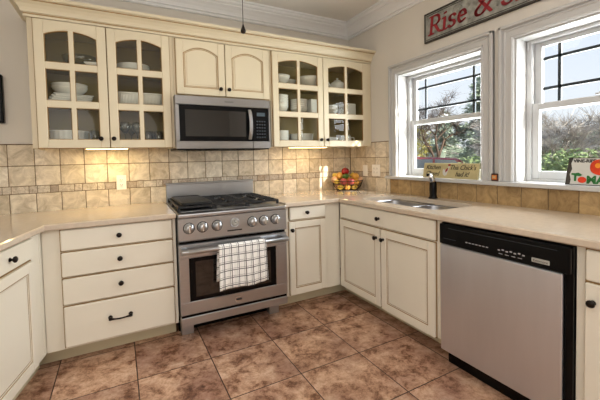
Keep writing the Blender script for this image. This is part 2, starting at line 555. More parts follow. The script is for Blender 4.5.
def base_body(parent, w, d, z0, z1, stiles, rails, m='creambase', toeback=0.15, toex=(0.0, 0.0)):
    """open carcass with face frame. stiles: (x0,x1) list; rails: (z0,z1) list; front of the frame at y=-d"""
    b = MB()
    b.box(0, 0.018, -d + 0.02, -0.01, z0, z1, m)
    b.box(w - 0.018, w, -d + 0.02, -0.01, z0, z1, m)
    b.box(0.018, w - 0.018, -d + 0.02, -0.01, z0, z0 + 0.018, m)
    b.box(0.018, w - 0.018, -0.022, -0.01, z0 + 0.018, z1, m)
    for x0, x1 in stiles:
        b.box(x0, x1, -d, -d + 0.02, z0, z1, m, 0.0015)
    for a, c in rails:
        b.box(0.002, w - 0.002, -d + 0.0012, -d + 0.02, a, c, m)
    b.build('body', parent)
    t = MB()
    t.box(-toex[0], w + toex[1], -d + toeback, -d + toeback + 0.016, 0.0, z0, 'toe')
    t.build('toe_kick', parent)

R_BACK = 0.0
R_RIGHT = -PI / 2

# ================================================================== SETTING
H = 2.655
b = MB(); b.box(-3.6, 0.2, -5.6, 0.12, -0.1, 0.0, 'floor'); struct(b.build('floor'))
b = MB(); b.box(-3.6, 0.2, -5.6, 0.12, H, H + 0.1, 'ceil'); struct(b.build('ceiling'))
b = MB(); b.box(-3.6, 0.2, 0.0, 0.12, 0, H, 'wall'); struct(b.build('wall_back'))
b = MB(); b.box(-3.6, -3.45, -5.6, 0.0, 0, H, 'wall'); struct(b.build('wall_left'))
# rear wall, behind the viewer
b = MB()
b.box(-3.45, 0.0, -5.6, -5.45, 0, H, 'wall')
struct(b.build('wall_front'))
W1 = (-1.56, -0.735); W2 = (-2.61, -1.785)
ZS, ZH = 1.03, 1.968
TW = 0.19
b = MB()
ys = [-5.6, W2[0], W2[1], W1[0], W1[1], 0.0]
b.box(0, TW, -5.6, 0.0, 0, ZS, 'wall')
b.box(0, TW, -5.6, 0.0, ZH, H, 'wall')
for a, c in ((ys[0], ys[1]), (ys[2], ys[3]), (ys[4], ys[5])):
    b.box(0, TW, a, c, ZS, ZH, 'wall')
struct(b.build('wall_right'))

# crown moulding along the ceiling
CP = [(0, 2.505), (0.016, 2.505), (0.020, 2.512), (0.016, 2.522), (0.016, 2.530), (0.028, 2.533), (0.030, 2.545), (0.036, 2.562), (0.052, 2.584), (0.072, 2.600), (0.074, 2.612), (0.088, 2.614), (0.096, 2.624), (0.098, 2.636), (0.110, 2.638), (0.110, H), (0, H)]
b = MB(); b.sweep([(-3.45, 0.0), (0.0, 0.0)], CP, 'crownpaint'); struct(b.build('trim_1'))
b = MB(); b.sweep([(0.0, 0.0), (0.0, -5.45)], CP, 'crownpaint'); struct(b.build('trim_2'))

# tiled splashback
def tiles(b, u0, u1, zlist, pitch, off, place, cut=None):
    g = 0.0045
    for z0, z1 in zlist:
        k = math.floor((u0 - off) / pitch)
        while off + k * pitch < u1:
            a, c = max(u0, off + k * pitch) + g / 2, min(u1, off + (k + 1) * pitch) - g / 2
            if c - a > 0.012:
                place(b, a, c, z0 + g / 2, z1 - g / 2, 'tile')
            k += 1
def mosaic(b, u0, u1, z0, z1, place, seed):
    rnd = random.Random(seed)
    u = u0
    ws = [0.05, 0.10, 0.05, 0.075, 0.05, 0.10]
    k = 0
    while u < u1 - 0.01:
        w = ws[k % len(ws)]; k += 1
        c = min(u1, u + w)
        place(b, u + 0.0015, c - 0.0015, z0 + 0.0015, z1 - 0.0015, 'mosaic')
        u = c
TB = 0.012
pb = lambda b, a, c, z0, z1, m: b.box(a, c, -TB, -0.002, z0, z1, m, 0.0028)
pr_ = lambda b, a, c, z0, z1, m: b.box(-TB, -0.002, -c, -a, z0, z1, m, 0.0028)
b = MB()
b.box(-3.45, 0.0, -0.007, 0.0, 0.86, 1.37, 'grout')
tiles(b, -3.44, -0.012, [(0.865, 1.013), (1.067, 1.213), (1.213, 1.365)], 0.1524, -2.824, pb)
mosaic(b, -3.44, -0.012, 1.013, 1.067, pb, 3)
o = struct(b.build('trim_3')); tag(o, 'tumbled beige tile splashback with a mosaic band behind the range', 'backsplash', None, 'structure')
b = MB()
b.box(-0.007, 0.0, -0.637, 0.0, 0.86, 1.37, 'grout')
b.box(-0.007, 0.0, -2.75, -0.637, 0.86, 1.010, 'grout')
tiles(b, 0.014, 0.635, [(0.865, 1.013), (1.067, 1.213), (1.213, 1.365)], 0.1560, 0.116, pr_)
mosaic(b, 0.014, 0.635, 1.013, 1.067, pr_, 4)
tiles(b, 0.637, 2.74, [(0.865, 1.009)], 0.1560, 0.116, lambda b, a, c, z0, z1, m: pr_(b, a, c, z0, z1, 'darker_tile'))
o = struct(b.build('trim_4')); tag(o, 'tan tile splashback running under the two windows', 'backsplash', None, 'structure')

# windows -------------------------------------------------------------
def window(name, y0, y1):
    root = bpy.data.objects.new(name, None); COL.objects.link(root); root['kind'] = 'structure'
    root.location = (0, (y0 + y1) / 2, ZS)
    c = (y0 + y1) / 2
    def part(nm, b, parent=root):
        bmesh.ops.translate(b.bm, vec=(0, -c, -ZS), verts=b.bm.verts[:])
        return b.build(nm, parent)
    cw = 0.092
    b = MB()     # casing: flat board, raised back band, inner bead
    for (a, e) in ((y0 - cw, y0), (y1, y1 + cw)):
        inn = y0 if e == y0 else y1
        out = a if e == y0 else e
        s = 1 if out > inn else -1
        b.box(-0.018, 0.0, a, e, ZS + 0.008, ZH + 0.001, 'white', 0.002)
        q = sorted((out, out - s * 0.022)); b.box(-0.034, -0.001, q[0], q[1], ZS + 0.008, ZH + cw, 'white', 0.004)
        q = sorted((out - s * 0.03, out - s * 0.042)); b.box(-0.024, -0.001, q[0], q[1], ZS + 0.008, ZH + cw - 0.03, 'white', 0.004)
        q = sorted((inn + s * 0.004, inn + s * 0.018)); b.box(-0.025, -0.001, q[0], q[1], ZS + 0.008, ZH + 0.018, 'white', 0.004)
    b.box(-0.018, 0.0, y0 - cw, y1 + cw, ZH, ZH + cw, 'white', 0.002)
    b.box(-0.034, -0.001, y0 - cw, y1 + cw, ZH + cw - 0.022, ZH + cw, 'white', 0.004)
    b.box(-0.024, -0.001, y0 - cw + 0.03, y1 + cw - 0.03, ZH + cw - 0.042, ZH + cw - 0.03, 'white', 0.004)
    b.box(-0.025, -0.001, y0 - 0.018, y1 + 0.018, ZH + 0.004, ZH + 0.018, 'white', 0.004)
    part('casing', b)
    j = 0.012
    b = MB()
    b.box(0.0, TW, y0, y0 + j, ZS, ZH, 'white'); b.box(0.0, TW, y1 - j, y1, ZS, ZH, 'white')
    b.box(0.0, TW, y0 + j, y1 - j, ZH - j, ZH, 'white'); b.box(0.0, TW, y0 + j, y1 - j, ZS, ZS + 0.01, 'white')
    part('jamb', b)
    a0, a1, b0, b1 = y0 + j, y1 - j, ZS + 0.01, ZH - j
    fx0, fx1 = 0.108, 0.186
    b = MB()
    fw = 0.032
    b.box(fx0, fx1, a0, a0 + fw, b0, b1, 'vinyl', 0.003); b.box(fx0, fx1, a1 - fw, a1, b0, b1, 'vinyl', 0.003)
    b.box(fx0, fx1, a0 + fw, a1 - fw, b1 - 0.02, b1, 'vinyl', 0.003); b.box(fx0, fx1, a0 + fw, a1 - fw, b0, b0 + 0.015, 'vinyl', 0.003)
    for s, yy in ((1, a0 + fw), (-1, a1 - fw)):
        q = sorted((yy - s * 0.012, yy - s * 0.024)); b.box(fx0 - 0.008, fx0, q[0], q[1], b1 - 0.06, b1 - 0.015, 'vinyl', 0.002)
    part('frame', b)
    s0, s1 = a0 + fw, a1 - fw
    zm = 1.522
    def sash(nm, x0, x1, z0, z1, sw, rt, rb, grille):
        b = MB()
        b.box(x0, x1, s0, s0 + sw, z0, z1, 'vinyl', 0.003); b.box(x0, x1, s1 - sw, s1, z0, z1, 'vinyl', 0.003)
        b.box(x0, x1, s0 + sw, s1 - sw, z1 - rt, z1, 'vinyl', 0.003); b.box(x0, x1, s0 + sw, s1 - sw, z0, z0 + rb, 'vinyl', 0.003)
        o = part(nm, b)
        g = MB(); xm = (x0 + x1) / 2
        g.box(xm - 0.003, xm + 0.003, s0 + sw, s1 - sw, z0 + rb, z1 - rt, 'pane')
        part('glass', g, o)
        if grille:
            k = MB(); gy0, gy1, gz0, gz1 = s0 + sw, s1 - sw, z0 + rb, z1 - rt
            for yy in (gy0 + 0.092, gy1 - 0.092):
                k.box(xm + 0.004, xm + 0.016, yy - 0.009, yy + 0.009, gz0, gz1, 'muntin')
            for zz in (gz0 + 0.1, gz1 - 0.075):
                k.box(xm + 0.004, xm + 0.016, gy0, gy1, zz - 0.009, zz + 0.009, 'muntin')
            part('grille', k, o)
        return o
    sash('upper_sash', fx0 + 0.040, fx0 + 0.066, zm - 0.022, b1 - 0.02, 0.042, 0.03, 0.04, True)
    lo = sash('lower_sash', fx0 + 0.010, fx0 + 0.038, b0 + 0.015, zm + 0.022, 0.042, 0.04, 0.052, False)
    k = MB()
    k.box(fx0 - 0.004, fx0 + 0.016, c - 0.03, c + 0.03, zm + 0.026, zm + 0.036, 'vinyl', 0.002)
    k.box(fx0 - 0.006, fx0 + 0.012, c - 0.012, c + 0.012, zm + 0.034, zm + 0.042, 'vinyl', 0.002)
    part('sash_lock', k, lo)
    return root
window('window_1', *W1)
window('window_2', *W2)
b = MB()
b.box(-0.05, 0.0, -2.76, -0.60, 1.010, 1.038, 'white', 0.006, seg=2)
struct(b.build('trim_5'))

# unseen wall added outside to keep the sun off the second window
b = MB(); b.box(TW, 0.60, -3.9, -3.2, -0.45, 3.2, 'sunblock'); struct(b.build('sun_block_wall'))

# ================================================================== UPPER CABINETS
UD = 0.35          # depth of the boxes
UZ0, UZ1 = 1.325, 2.155
UG = 'cream wall cabinets above the counter'
def upper_body(parent, w, z0, z1, shelves, stiles, closed=False):
    b = MB(); m = 'cream'; i = 'inside'
    h = z1 - z0
    b.box(0, 0.016, -UD + 0.018, 0, 0, h, m); b.box(w - 0.016, w, -UD + 0.018, 0, 0, h, m)
    b.box(0.016, 0.02, -UD + 0.02, -0.008, 0.02, h - 0.02, i); b.box(w - 0.02, w - 0.016, -UD + 0.02, -0.008, 0.02, h - 0.02, i)
    b.box(0.016, w - 0.016, -UD + 0.018, 0, 0.012, 0.026, m); b.box(0.016, w - 0.016, -UD + 0.018, 0, h - 0.02, h, m)
    b.box(0.02, w - 0.02, -UD + 0.02, -0.008, 0.026, 0.029, i)
    b.box(0.016, w - 0.016, -0.008, 0, 0.02, h - 0.02, i)
    for x0, x1 in stiles:
        b.box(x0, x1, -UD, -UD + 0.018, 0, h, m, 0.0015)
    b.box(0.002, w - 0.002, -UD + 0.001, -UD + 0.018, 0, 0.038, m)
    b.box(0.002, w - 0.002, -UD + 0.001, -UD + 0.018, h - 0.045, h, m)
    b.build('body', parent)
    for z in shelves:
        s = MB(); s.box(0.0205, w - 0.0205, -UD + 0.045, -0.0085, z - z0 - 0.016, z - z0, 'inside', 0.002); s.build('shelf', parent)
SH1, SH2 = 1.640, 1.898
FL = UZ0 + 0.029
MUN = (1.6135 - UZ0, 1.860 - UZ0)
def glass_pair(parent, d1, d2, k1, k2):
    y = -UD - 0.021
    for (x0, x1), kx in ((d1, k1), (d2, k2)):
        d = door(parent, x0, x1, 0.002, 2.148 - UZ0, y, 'glass', 'cream', 0.054, 0.035, 0.055, 0.055, mun=MUN)
        knob(d, kx, y, 1.389 - UZ0)
X0 = -2.768
t = thing('wall_cabinet', 'cream wall cabinet with two arched glass doors, left of the microwave', 'cabinet', (X0, -0.013, UZ0), 0, UG)
upper_body(t, 0.868, UZ0, UZ1, (SH1, SH2), [(0, 0.035), (0.42, 0.452), (0.835, 0.868)])
glass_pair(t, (-2.735 - X0, -2.336 - X0), (-2.330 - X0, -1.926 - X0), -2.386 - X0, -2.309 - X0)
X0 = -1.899
t = thing('wall_cabinet', 'short cream wall cabinet with two solid arched doors over the microwave', 'cabinet', (X0, -0.013, 1.722), 0, UG)
upper_body(t, 0.790, 1.722, UZ1, (), [(0, 0.026), (0.38, 0.41), (0.764, 0.79)], True)
y = -UD - 0.021
for (x0, x1), kx in (((-1.880, -1.510), -1.549), ((-1.503, -1.128), -1.481)):
    d = door(t, x0 - X0, x1 - X0, 1.732 - 1.722, 2.143 - 1.722, y, 'arch', 'cream', 0.052, 0.05, 0.05, 0.052)
    knob(d, kx - X0, y, 1.785 - 1.722)
X0 = -1.108
t = thing('wall_cabinet', 'cream wall cabinet with two arched glass doors, in the corner by the window', 'cabinet', (X0, -0.013, UZ0), 0, UG)
upper_body(t, 1.106, UZ0, UZ1, (SH1, SH2), [(0, 0.028), (0.51, 0.545), (1.045, 1.106)])
glass_pair(t, (-1.094 - X0, -0.587 - X0), (-0.580 - X0, -0.066 - X0), -0.622 - X0, -0.553 - X0)
# crown along the cabinets
b = MB()
prof = [(0, 0), (0.012, 0), (0.014, 0.010), (0.010, 0.016), (0.010, 0.024), (0.022, 0.027), (0.024, 0.036), (0.030, 0.050), (0.044, 0.068), (0.064, 0.080), (0.064, 0.088), (0.078, 0.090), (0.084, 0.096), (0.084, 0.110), (0, 0.110)]
b.sweep([(-2.77, -0.002), (-2.77, -0.363), (-0.002, -0.363)], prof, 'cream', UZ1 + 0.001)
b.bm.normal_update()
bmesh.ops.recalc_face_normals(b.bm, faces=b.bm.faces[:])
for zz, oo in ((.0165, .0112), (.0815, .0655)):
    b.sweep([(-2.77, -0.002), (-2.77, -0.363), (-0.002, -0.363)], [(0, zz), (oo, zz), (oo, zz + .0055), (0, zz + .0055)], 'glaze', UZ1 + 0.001)
o = b.build('crown_moulding'); 
tag(o, 'cream crown moulding running along the tops of the wall cabinets', 'moulding')

# under-cabinet lamps
for (x0, x1, lb) in ((-2.50, -2.21, 'slim lit lamp under the wall cabinet left of the microwave'), (-0.86, -0.45, 'slim lit lamp under the corner wall cabinet')):
    t = thing('cabinet_lamp', lb, 'lamp', ((x0 + x1) / 2, -0.20, UZ0 + 0.012), 0, 'under-cabinet lamps')
    w = (x1 - x0) / 2
    b = MB(); b.box(-w, w, -0.045, 0.045, -0.012, 0.0, 'white', 0.003); b.build('housing', t)
    b = MB(); b.box(-w + 0.012, w - 0.012, -0.035, 0.035, -0.016, -0.011, 'shade'); b.build('lens', t)

# ================================================================== DISHES
mesh_cache = {}
def lathe_mesh(key, prof, m, n=28, ripple=0.0, rn=12):
    if key not in mesh_cache:
        b = MB(); b.lathe(prof, m, None, n, ripple, rn)
        me = bpy.data.meshes.new(key); b.bm.to_mesh(me); b.bm.free(); me.materials.append(M[m])
        mesh_cache[key] = me
    return mesh_cache[key]
def dish(name, key, prof, loc, label, cat, group, m='china', n=28, ripple=0.0, rn=12, rz=0.0):
    o = obj(name, lathe_mesh(key, prof, m, n, ripple, rn), None, loc)
    o.rotation_euler = (0, 0, rz)
    return tag(o, label, cat, group)
def bowl_prof(r, h, t=0.004):
    return [(0, 0), (r * 0.42, 0), (r * 0.45, 0.006), (r * 0.72, h * 0.32), (r * 0.92, h * 0.68), (r, h), (r - t, h), (r * 0.88, h * 0.68), (r * 0.66, h * 0.34), (r * 0.4, 0.012), (0, 0.010)]
def plate_prof(r, h=0.02):
    return [(0, 0), (r * 0.6, 0), (r * 0.64, 0.003), (r, h), (r, h + 0.003), (r * 0.66, 0.008), (0, 0.006)]
def plates(x, y, z, r, n, step, label, group):
    for k in range(n):
        pos = 'topmost of' if k == n - 1 else ('lowest of' if k == 0 else 'inside')
        dish('plate', 'plate_%d' % int(r * 1000), plate_prof(r), (x, y, z + k * step), label, 'plate', group)
G = 0.001
YD = -0.18
# cabinet left of the microwave, first door
o = MB(); o.lathe([(0, 0), (.07, 0), (.105, .05), (.118, .085), (.114, .085), (.10, .05), (.066, .006), (0, .005)], 'glassware', None, 28)
o = o.build('glass_bowl', None, (-2.50, -.15, SH2 + G)); tag(o, 'clear glass bowl on the top shelf behind the first glass door', 'bowl')
o = dish('oval_dish', 'oval', [(0, 0), (.055, 0), (.075, .022), (.07, .022), (.05, .006), (0, .005)], (-2.40, -0.300, SH2 + G), 'small white dish in front of the clear bowl on the top shelf', 'dish', None)
o.scale = (1.0, 0.35, 1.0)
for k in range(4):
    b = MB(); s = .115 - .003 * k
    b.prism([(-s, -s), (s, -s), (s, s), (-s, s)], 'z', 0, 0.007, 'china', 0.002)
    b.prism([(-s - .012, -s - .012), (s + .012, -s - .012), (s + .012, s + .012), (-s - .012, s + .012)], 'z', 0.009, 0.0135, 'china', 0.002)
    b.prism([(-s - .006, -s - .006), (s + .006, -s - .006), (s + .006, s + .006), (-s - .006, s + .006)], 'z', 0.0065, 0.0095, 'china')
    o = b.build('square_plate', None, (-2.575 + .003 * k, YD, SH1 + G + k * 0.0145)); o.rotation_euler = (0, 0, .1 + .05 * k)
    tag(o, 'square white plate in the stack under two bowls behind the first glass door', 'plate', 'stacked square plates')
for k in range(2):
    dish('serving_bowl', 'servingbowl', bowl_prof(.11, .06), (-2.572, YD, SH1 + G + 4 * .0145 + .001 + k * .018), ('upper' if k else 'lower') + ' white bowl of the two on the square plates', 'bowl', 'bowls on the square plates')
dish('casserole', 'casserole', [(0, 0), (.11, 0), (.118, .01), (.122, .085), (.13, .09), (.13, .096), (.118, .096), (.112, .012), (0, .008)], (-2.60, YD, FL + G), 'ribbed round white baking dish on the floor of the first glass door cabinet', 'dish', None, n=96, ripple=.018, rn=24)
def stemware(x, y, z, label, s=1.0):
    dish('wine_glass', 'wine', [(0, 0), (.033, 0), (.033, .002), (.005, .006), (.004, .07), (.012, .08), (.034, .11), (.036, .14), (.03, .165), (.0285, .165), (.034, .14), (.032, .112), (.01, .085), (0, .083)], (x, y, z), label, 'glass', 'stemmed glasses', 'glassware', 20)
def tumbler(x, y, z, label):
    dish('tumbler', 'tumbler', [(0, 0), (.03, 0), (.036, .10), (.034, .10), (.028, .006), (0, .005)], (x, y, z), label, 'glass', 'clear tumblers', 'glassware', 20)
for (x, y) in ((-2.425, -.24), (-2.385, -.14)):
    tumbler(x, y, FL + G, 'clear tumbler beside the ribbed white dish')
# second door
plates(-2.16, YD, SH2 + G, .115, 5, .008, 'round white plate in the stack on the top shelf behind the second glass door', 'plates on the top left shelf')
b = MB()
def rrect(hx, hy, r, n=5):
    pts = []
    for cx, cy, a in ((hx - r, hy - r, 0), (-hx + r, hy - r, 90), (-hx + r, -hy + r, 180), (hx - r, -hy + r, 270)):
        for i in range(n + 1):
            t_ = math.radians(a + 90 * i / n); pts.append((cx + r * math.cos(t_), cy + r * math.sin(t_)))
    return pts
def loft(b, rings, m, closed_top=False, smooth=False):
    t = bmesh.new()
    R_ = [[t.verts.new(p) for p in r] for r in rings]
    n = len(R_[0])
    for A, B in zip(R_, R_[1:]):
        for i in range(n):
            t.faces.new([A[i], A[(i + 1) % n], B[(i + 1) % n], B[i]])
    t.faces.new(list(reversed(R_[0])))
    t.faces.new(R_[-1])
    bmesh.ops.recalc_face_normals(t, faces=t.faces[:])
    b._take(t, m, None, smooth)
def ring_rr(hx, hy, r, z, ripple=0.0):
    P = rrect(hx, hy, r, 8); out = []
    for i, (x, y) in enumerate(P):
        k = 1 + ripple * (1 if i % 2 else -1); out.append((x * k, y * k, z))
    return out
loft(b, [ring_rr(.15, .095, .04, 0), ring_rr(.155, .10, .04, .008), ring_rr(.158, .103, .04, .085), ring_rr(.166, .11, .045, .088), ring_rr(.166, .11, .045, .096), ring_rr(.152, .097, .04, .096), ring_rr(.146, .09, .035, .012)], 'china')
for i in range(28):     # fluting
    x = -.13 + .26 * i / 27
    b.tube([(x, -.1015, .012), (x, -.1035, .084)], .0035, 'china', 5)
o = b.build('baking_dish', None, (-2.12, YD, SH1 + G)); tag(o, 'fluted rectangular white baking dish on the middle shelf behind the second glass door', 'dish')
for x, y in ((-2.235, -.25), (-2.155, -.25), (-2.19, -.13)):
    stemware(x, y, FL + G, 'clear stemmed glass on the cabinet floor behind the second glass door')
for x, y in ((-2.08, -.25), (-2.005, -.25), (-2.04, -.15), (-1.965, -.16)):
    tumbler(x, y, FL + G, 'clear tumbler on the cabinet floor next to the microwave')
# corner cabinet, third door
bp = bowl_prof(.095, .085)
dish('serving_bowl', 'deepbowl', bp, (-0.945, -.21, SH2 + G), 'deep white bowl standing nearest the microwave on the top shelf', 'bowl', None)
dish('serving_bowl', 'midbowl', bowl_prof(.072, .08), (-0.80, -.095, SH2 + G), 'white bowl at the back between two others on the top shelf', 'bowl', None)
dish('serving_bowl', 'widebowl', bowl_prof(.115, .09), (-0.64, -.225, SH2 + G), 'widest white bowl on the top shelf behind the third glass door', 'bowl', None)
for k in range(5):
    dish('deep_bowl', 'stackbowl', bowl_prof(.08, .075), (-0.935, YD, SH1 + G + k * .024), 'white bowl in the tall stack nearest the microwave, middle shelf', 'bowl', 'tall stack of white bowls')
for k in range(5):
    dish('deep_bowl', 'stackbowl2', bowl_prof(.085, .06), (-0.735, YD, SH1 + G + k * .02), 'white bowl in the lower stack on the middle shelf behind the third glass door', 'bowl', 'shorter stack of white bowls')
b = MB(); b.prism([(-.055, 0), (.055, 0), (.058, .15), (-.058, .15)], 'y', -.05, .05, 'china', .004)
o = b.build('canister', None, (-0.57, YD, SH1 + G)); tag(o, 'square white canister behind the third glass door beside stacked bowls', 'canister')
plates(-0.945, YD, FL + G, 0.085, 12, .0095, 'round white plate in the stack nearest the microwave on the cabinet floor', 'side plates on the cabinet floor')
plates(-0.715, YD, FL + G, .115, 9, .0095, 'round white plate in the wider stack on the cabinet floor behind the third glass door', 'dinner plates on the cabinet floor')
# fourth door
t = thing('teapot', 'small white teapot on the top shelf of the corner cabinet', 'teapot', (-0.285, YD, SH2 + G))
b = MB(); b.lathe([(0, 0), (.05, 0), (.07, .025), (.078, .05), (.066, .08), (.04, .095), (0, .098)], 'china'); b.build('pot', t)
b = MB(); b.lathe([(0, 0), (.04, 0), (.034, .01), (.012, .018), (.008, .022), (.014, .032), (0, .04)], 'china', Matrix.Translation((0, 0, .094))); b.build('lid', t)
b = MB(); b.tube([(-.065, 0, .035), (-.095, 0, .05), (-.11, 0, .075), (-.13, 0, .095)], .01, 'china', 10, radii=[.017, .013, .009, .007]); b.build('spout', t)
b = MB(); b.tube([(.06, 0, .08), (.09, 0, .085), (.108, 0, .065), (.098, 0, .038), (.068, 0, .028)], .007, 'china', 8); b.build('handle', t)
dish('serving_bowl', 'gravy', bowl_prof(.09, .075), (-0.385, YD, SH1 + G), 'lower white bowl behind the fourth glass door, middle shelf', 'bowl', None)
dish('serving_bowl', 'gravy2', bowl_prof(.085, .07), (-0.385, YD, SH1 + G + .03), 'upper white bowl nested behind the fourth glass door, middle shelf', 'bowl', None)
b = MB(); loft(b, [ring_rr(.06, .06, .012, 0), ring_rr(.066, .066, .014, .006), ring_rr(.066, .066, .014, .125), ring_rr(.06, .06, .012, .13)], 'china')
o = b.build('canister', None, (-0.165, YD, SH1 + G)); tag(o, 'square white canister on the middle shelf behind the fourth glass door', 'canister')
plates(-0.40, YD, FL + G, .095, 6, .009, 'round white plate in the stack behind the fourth glass door', 'plates in the corner cabinet')
b = MB(); b.lathe([(0, 0), (.045, 0), (.06, .05), (.05, .09), (.046, .09), (.054, .05), (.04, .006), (0, .005)], 'china')
b.tube([(.055, 0, .07), (.085, 0, .065), (.085, 0, .03), (.056, 0, .025)], .006, 'china', 8)
o = b.build('jug', None, (-0.19, YD, FL + G)); o.rotation_euler = (0, 0, -.6); tag(o, 'small white jug on the cabinet floor behind the fourth glass door', 'jug')

# ================================================================== MICROWAVE
t = thing('microwave', 'stainless over-range microwave with a black glass door under the short cabinet', 'microwave', (-1.525, -0.013, 1.311))
hw = 0.380
b = MB()
b.box(-hw, hw, -0.385, -0.001, 0.012, 0.405, 'microsteel', 0.003)
b.box(-hw + .01, hw - .01, -0.40, -0.02, -0.006, 0.0115, 'black', 0.003)
for i in range(14):
    b.box(-.3 + i * .045, -.3 + i * .045 + .03, -.33, -.1, -0.009, -0.004, 'black')
b.build('body', t)
b = MB(); b.box(-hw, hw, -0.414, -0.3855, 0.335, 0.404, 'microsteel', 0.004)
b.mesh(text_mesh('Kenmore', .018), 'ink', TXT(0.03, -0.4145, 0.372)); b.build('top_trim', t)
d = MB()
d.box(-hw, 0.222, -0.414, -0.3855, 0.002, 0.062, 'microsteel', 0.003)
d.box(-hw, -hw + .028, -0.414, -0.3855, 0.062, 0.333, 'microsteel', 0.002)
d.box(-hw + .028, 0.222, -0.411, -0.3855, 0.062, 0.333, 'black', 0.003)
d = d.build('door', t)
b = MB(); b.box(-hw + .07, .165, -0.4125, -0.4105, 0.098, 0.300, 'blackglass'); b.build('window', d)
b = MB()
arcp = [(-.414 - .040 * math.sin(PI * q / 12) ** .6, .074 + .246 * q / 12) for q in range(13)]
inner = [(y_ + .013 if 0 < q < 12 else y_, z_) for q, (y_, z_) in enumerate(arcp)]
b.prism(arcp + [(-.414, .308)] + list(reversed(inner[2:11])) + [(-.414, .086)], 'x', .184, .212, 'steel', .002)
b.build('handle', d)
c = MB(); c.box(0.225, hw, -0.413, -0.3855, 0.002, 0.062, 'microsteel', 0.003)
c.box(0.225, hw - .012, -0.411, -0.3855, 0.063, 0.333, 'black', 0.003); c.box(hw - .0118, hw, -0.413, -0.3855, 0.063, 0.333, 'microsteel', 0.002)
c = c.build('control_panel', t)
b = MB(); b.box(.262, .335, -.4125, -.4105, .268, .298, 'lcd'); b.build('display', c)
b = MB()
for i in range(4):
    for k in range(6):
        b.box(.258 + i * .022, .258 + i * .022 + .014, -.4122, -.4105, .09 + k * .026, .09 + k * .026 + .010, 'muntin')
b.build('keypad', c)

# ================================================================== RANGE
RX, RW = -1.560, 0.772
t = thing('range', 'stainless gas range with six knobs between the base cabinets', 'range', (RX, -0.02, 0.0), math.radians(-1.2))
h = RW / 2
b = MB()
b.box(-h + .004, h - .004, -0.70, -0.004, 0.148, 0.845, 'steel', 0.003)
b.box(-h + .03, h - .03, -0.52, -0.10, 0.03, 0.148, 'black')
b.build('body', t)
b = MB()
b.box(-h, h, -0.765, -0.004, 0.846, 0.874, 'steel', 0.008, seg=2)
b.box(-h + .03, h - .03, -0.66, -0.05, 0.8735, 0.8765, 'steel', 0.001)
b.build('cooktop', t)
b = MB(); b.box(-h + .003, h - .003, -0.028, 0.0, 0.874, 1.034, 'steel', 0.003); b.box(-h + .003, h - .003, -0.045, 0.0, 1.022, 1.036, 'steel', 0.003); b.build('backguard', t)
# burners and grates
for gx in (-.245, 0, .245):
    for gy in (-.215, -.5):
        b = MB()
        b.lathe([(0, 0), (.052, 0), (.05, .008), (.04, .012), (.04, .016), (.036, .019), (0, .02)], 'iron', Matrix.Translation((gx, gy, .877)), 20)
        b.build('burner', t)
def grate(gx, griddle):
    b = MB(); w = .118; y0, y1 = -.655, -.055; z = .912; r = .0085
    def bar(xa, ya, xb, yb, zz=z):
        if abs(xa - xb) < 1e-6: b.box(xa - .007, xa + .007, min(ya, yb), max(ya, yb), zz - .014, zz, 'iron', .002)
        else: b.box(min(xa, xb), max(xa, xb), ya - .007, ya + .007, zz - .014, zz, 'iron', .002)
    for x in (gx - w, gx + w): bar(x, y0, x, y1)
    for y in (y0, (y0 + y1) / 2, y1): bar(gx - w, y, gx + w, y)
    for yc in (-.215, -.5):
        for s in (-1, 1):
            bar(gx + s * .03, yc, gx + s * w, yc, z + .004)
            bar(gx, yc + s * .035, gx, yc + s * .14, z + .004)
        bar(gx - w, yc - .075, gx - .045, yc - .075, z + .003); bar(gx + .045, yc + .075, gx + w, yc + .075, z + .003)
        bar(gx - w, yc + .075, gx - .045, yc + .075, z + .003); bar(gx + .045, yc - .075, gx + w, yc - .075, z + .003)
    for x in (gx - w, gx + w):
        for y in (y0 + .01, (y0 + y1) / 2, y1 - .01):
            b.box(x - .009, x + .009, y - .009, y + .009, .877, z - .012, 'iron', .002)
    g = b.build('grate', t)
for gx in (-.248, 0, .248): grate(gx, gx < -.1)
b = MB()
for (w0, d0, z0, z1) in ((.108, .265, .9165, .926),):
    loft(b, [[(-.248 + x, -.36 + y, z) for x, y, z in ring_rr(w0, d0, .03, z0)], [(-.248 + x, -.36 + y, z) for x, y, z in ring_rr(w0, d0, .03, z1)]], 'iron')
    b.tube([(-.248 + x, -.36 + y, z1) for x, y, z in ring_rr(w0 - .006, d0 - .006, .03, 0)], .006, 'iron', 6, closed=True)
o = b.build('griddle'); bmesh_loc = (RX, -0.02, 0.0); o.location = bmesh_loc
tag(o, 'black cast iron griddle plate lying on the left grate of the range', 'griddle')
# control panel
b = MB()
b.prism([(-.70, .70), (-.757, .69), (-.765, .700), (-.762, .844), (-.70, .844)], 'x', -h, h, 'steel', .002)
cp = b.build('control_panel', t)
for kx in (-1.880, -1.792, -1.695, -1.443, -1.355, -1.264):
    b = MB(); Mx = front(0, 0, 0)
    b.lathe([(0, 0), (.034, 0), (.034, .006), (.030, .010), (.027, .012), (.025, .036), (.020, .041), (0, .042)], 'steel', Mx, 22)
    b.box(-.006, .006, -.048, -.034, -.024, .024, 'chrome', .003)
    b.lathe([(.035, -.001), (.037, 0), (.037, .004), (.033, .004)], 'black', Mx, 22)
    b.build('knob', t, (kx - RX, -.7635, .779))
b = MB(); b.lathe([(0, 0), (.030, 0), (.034, .004), (.032, .010), (.027, .011), (.026, .006), (0, .006)], 'steel', front(0, 0, 0), 24)
g = b.build('clock', cp, (-1.572 - RX, -.7635, .785))
b = MB(); b.lathe([(0, .0062), (.025, .0062), (.025, .007), (0, .0072)], 'dial', front(0, 0, 0), 24)
b.box(-.0015, .0015, -.0085, -.0072, 0, .017, 'ink'); b.box(0, .012, -.0085, -.0072, -.0015, .0015, 'ink'); b.build('dial', g)
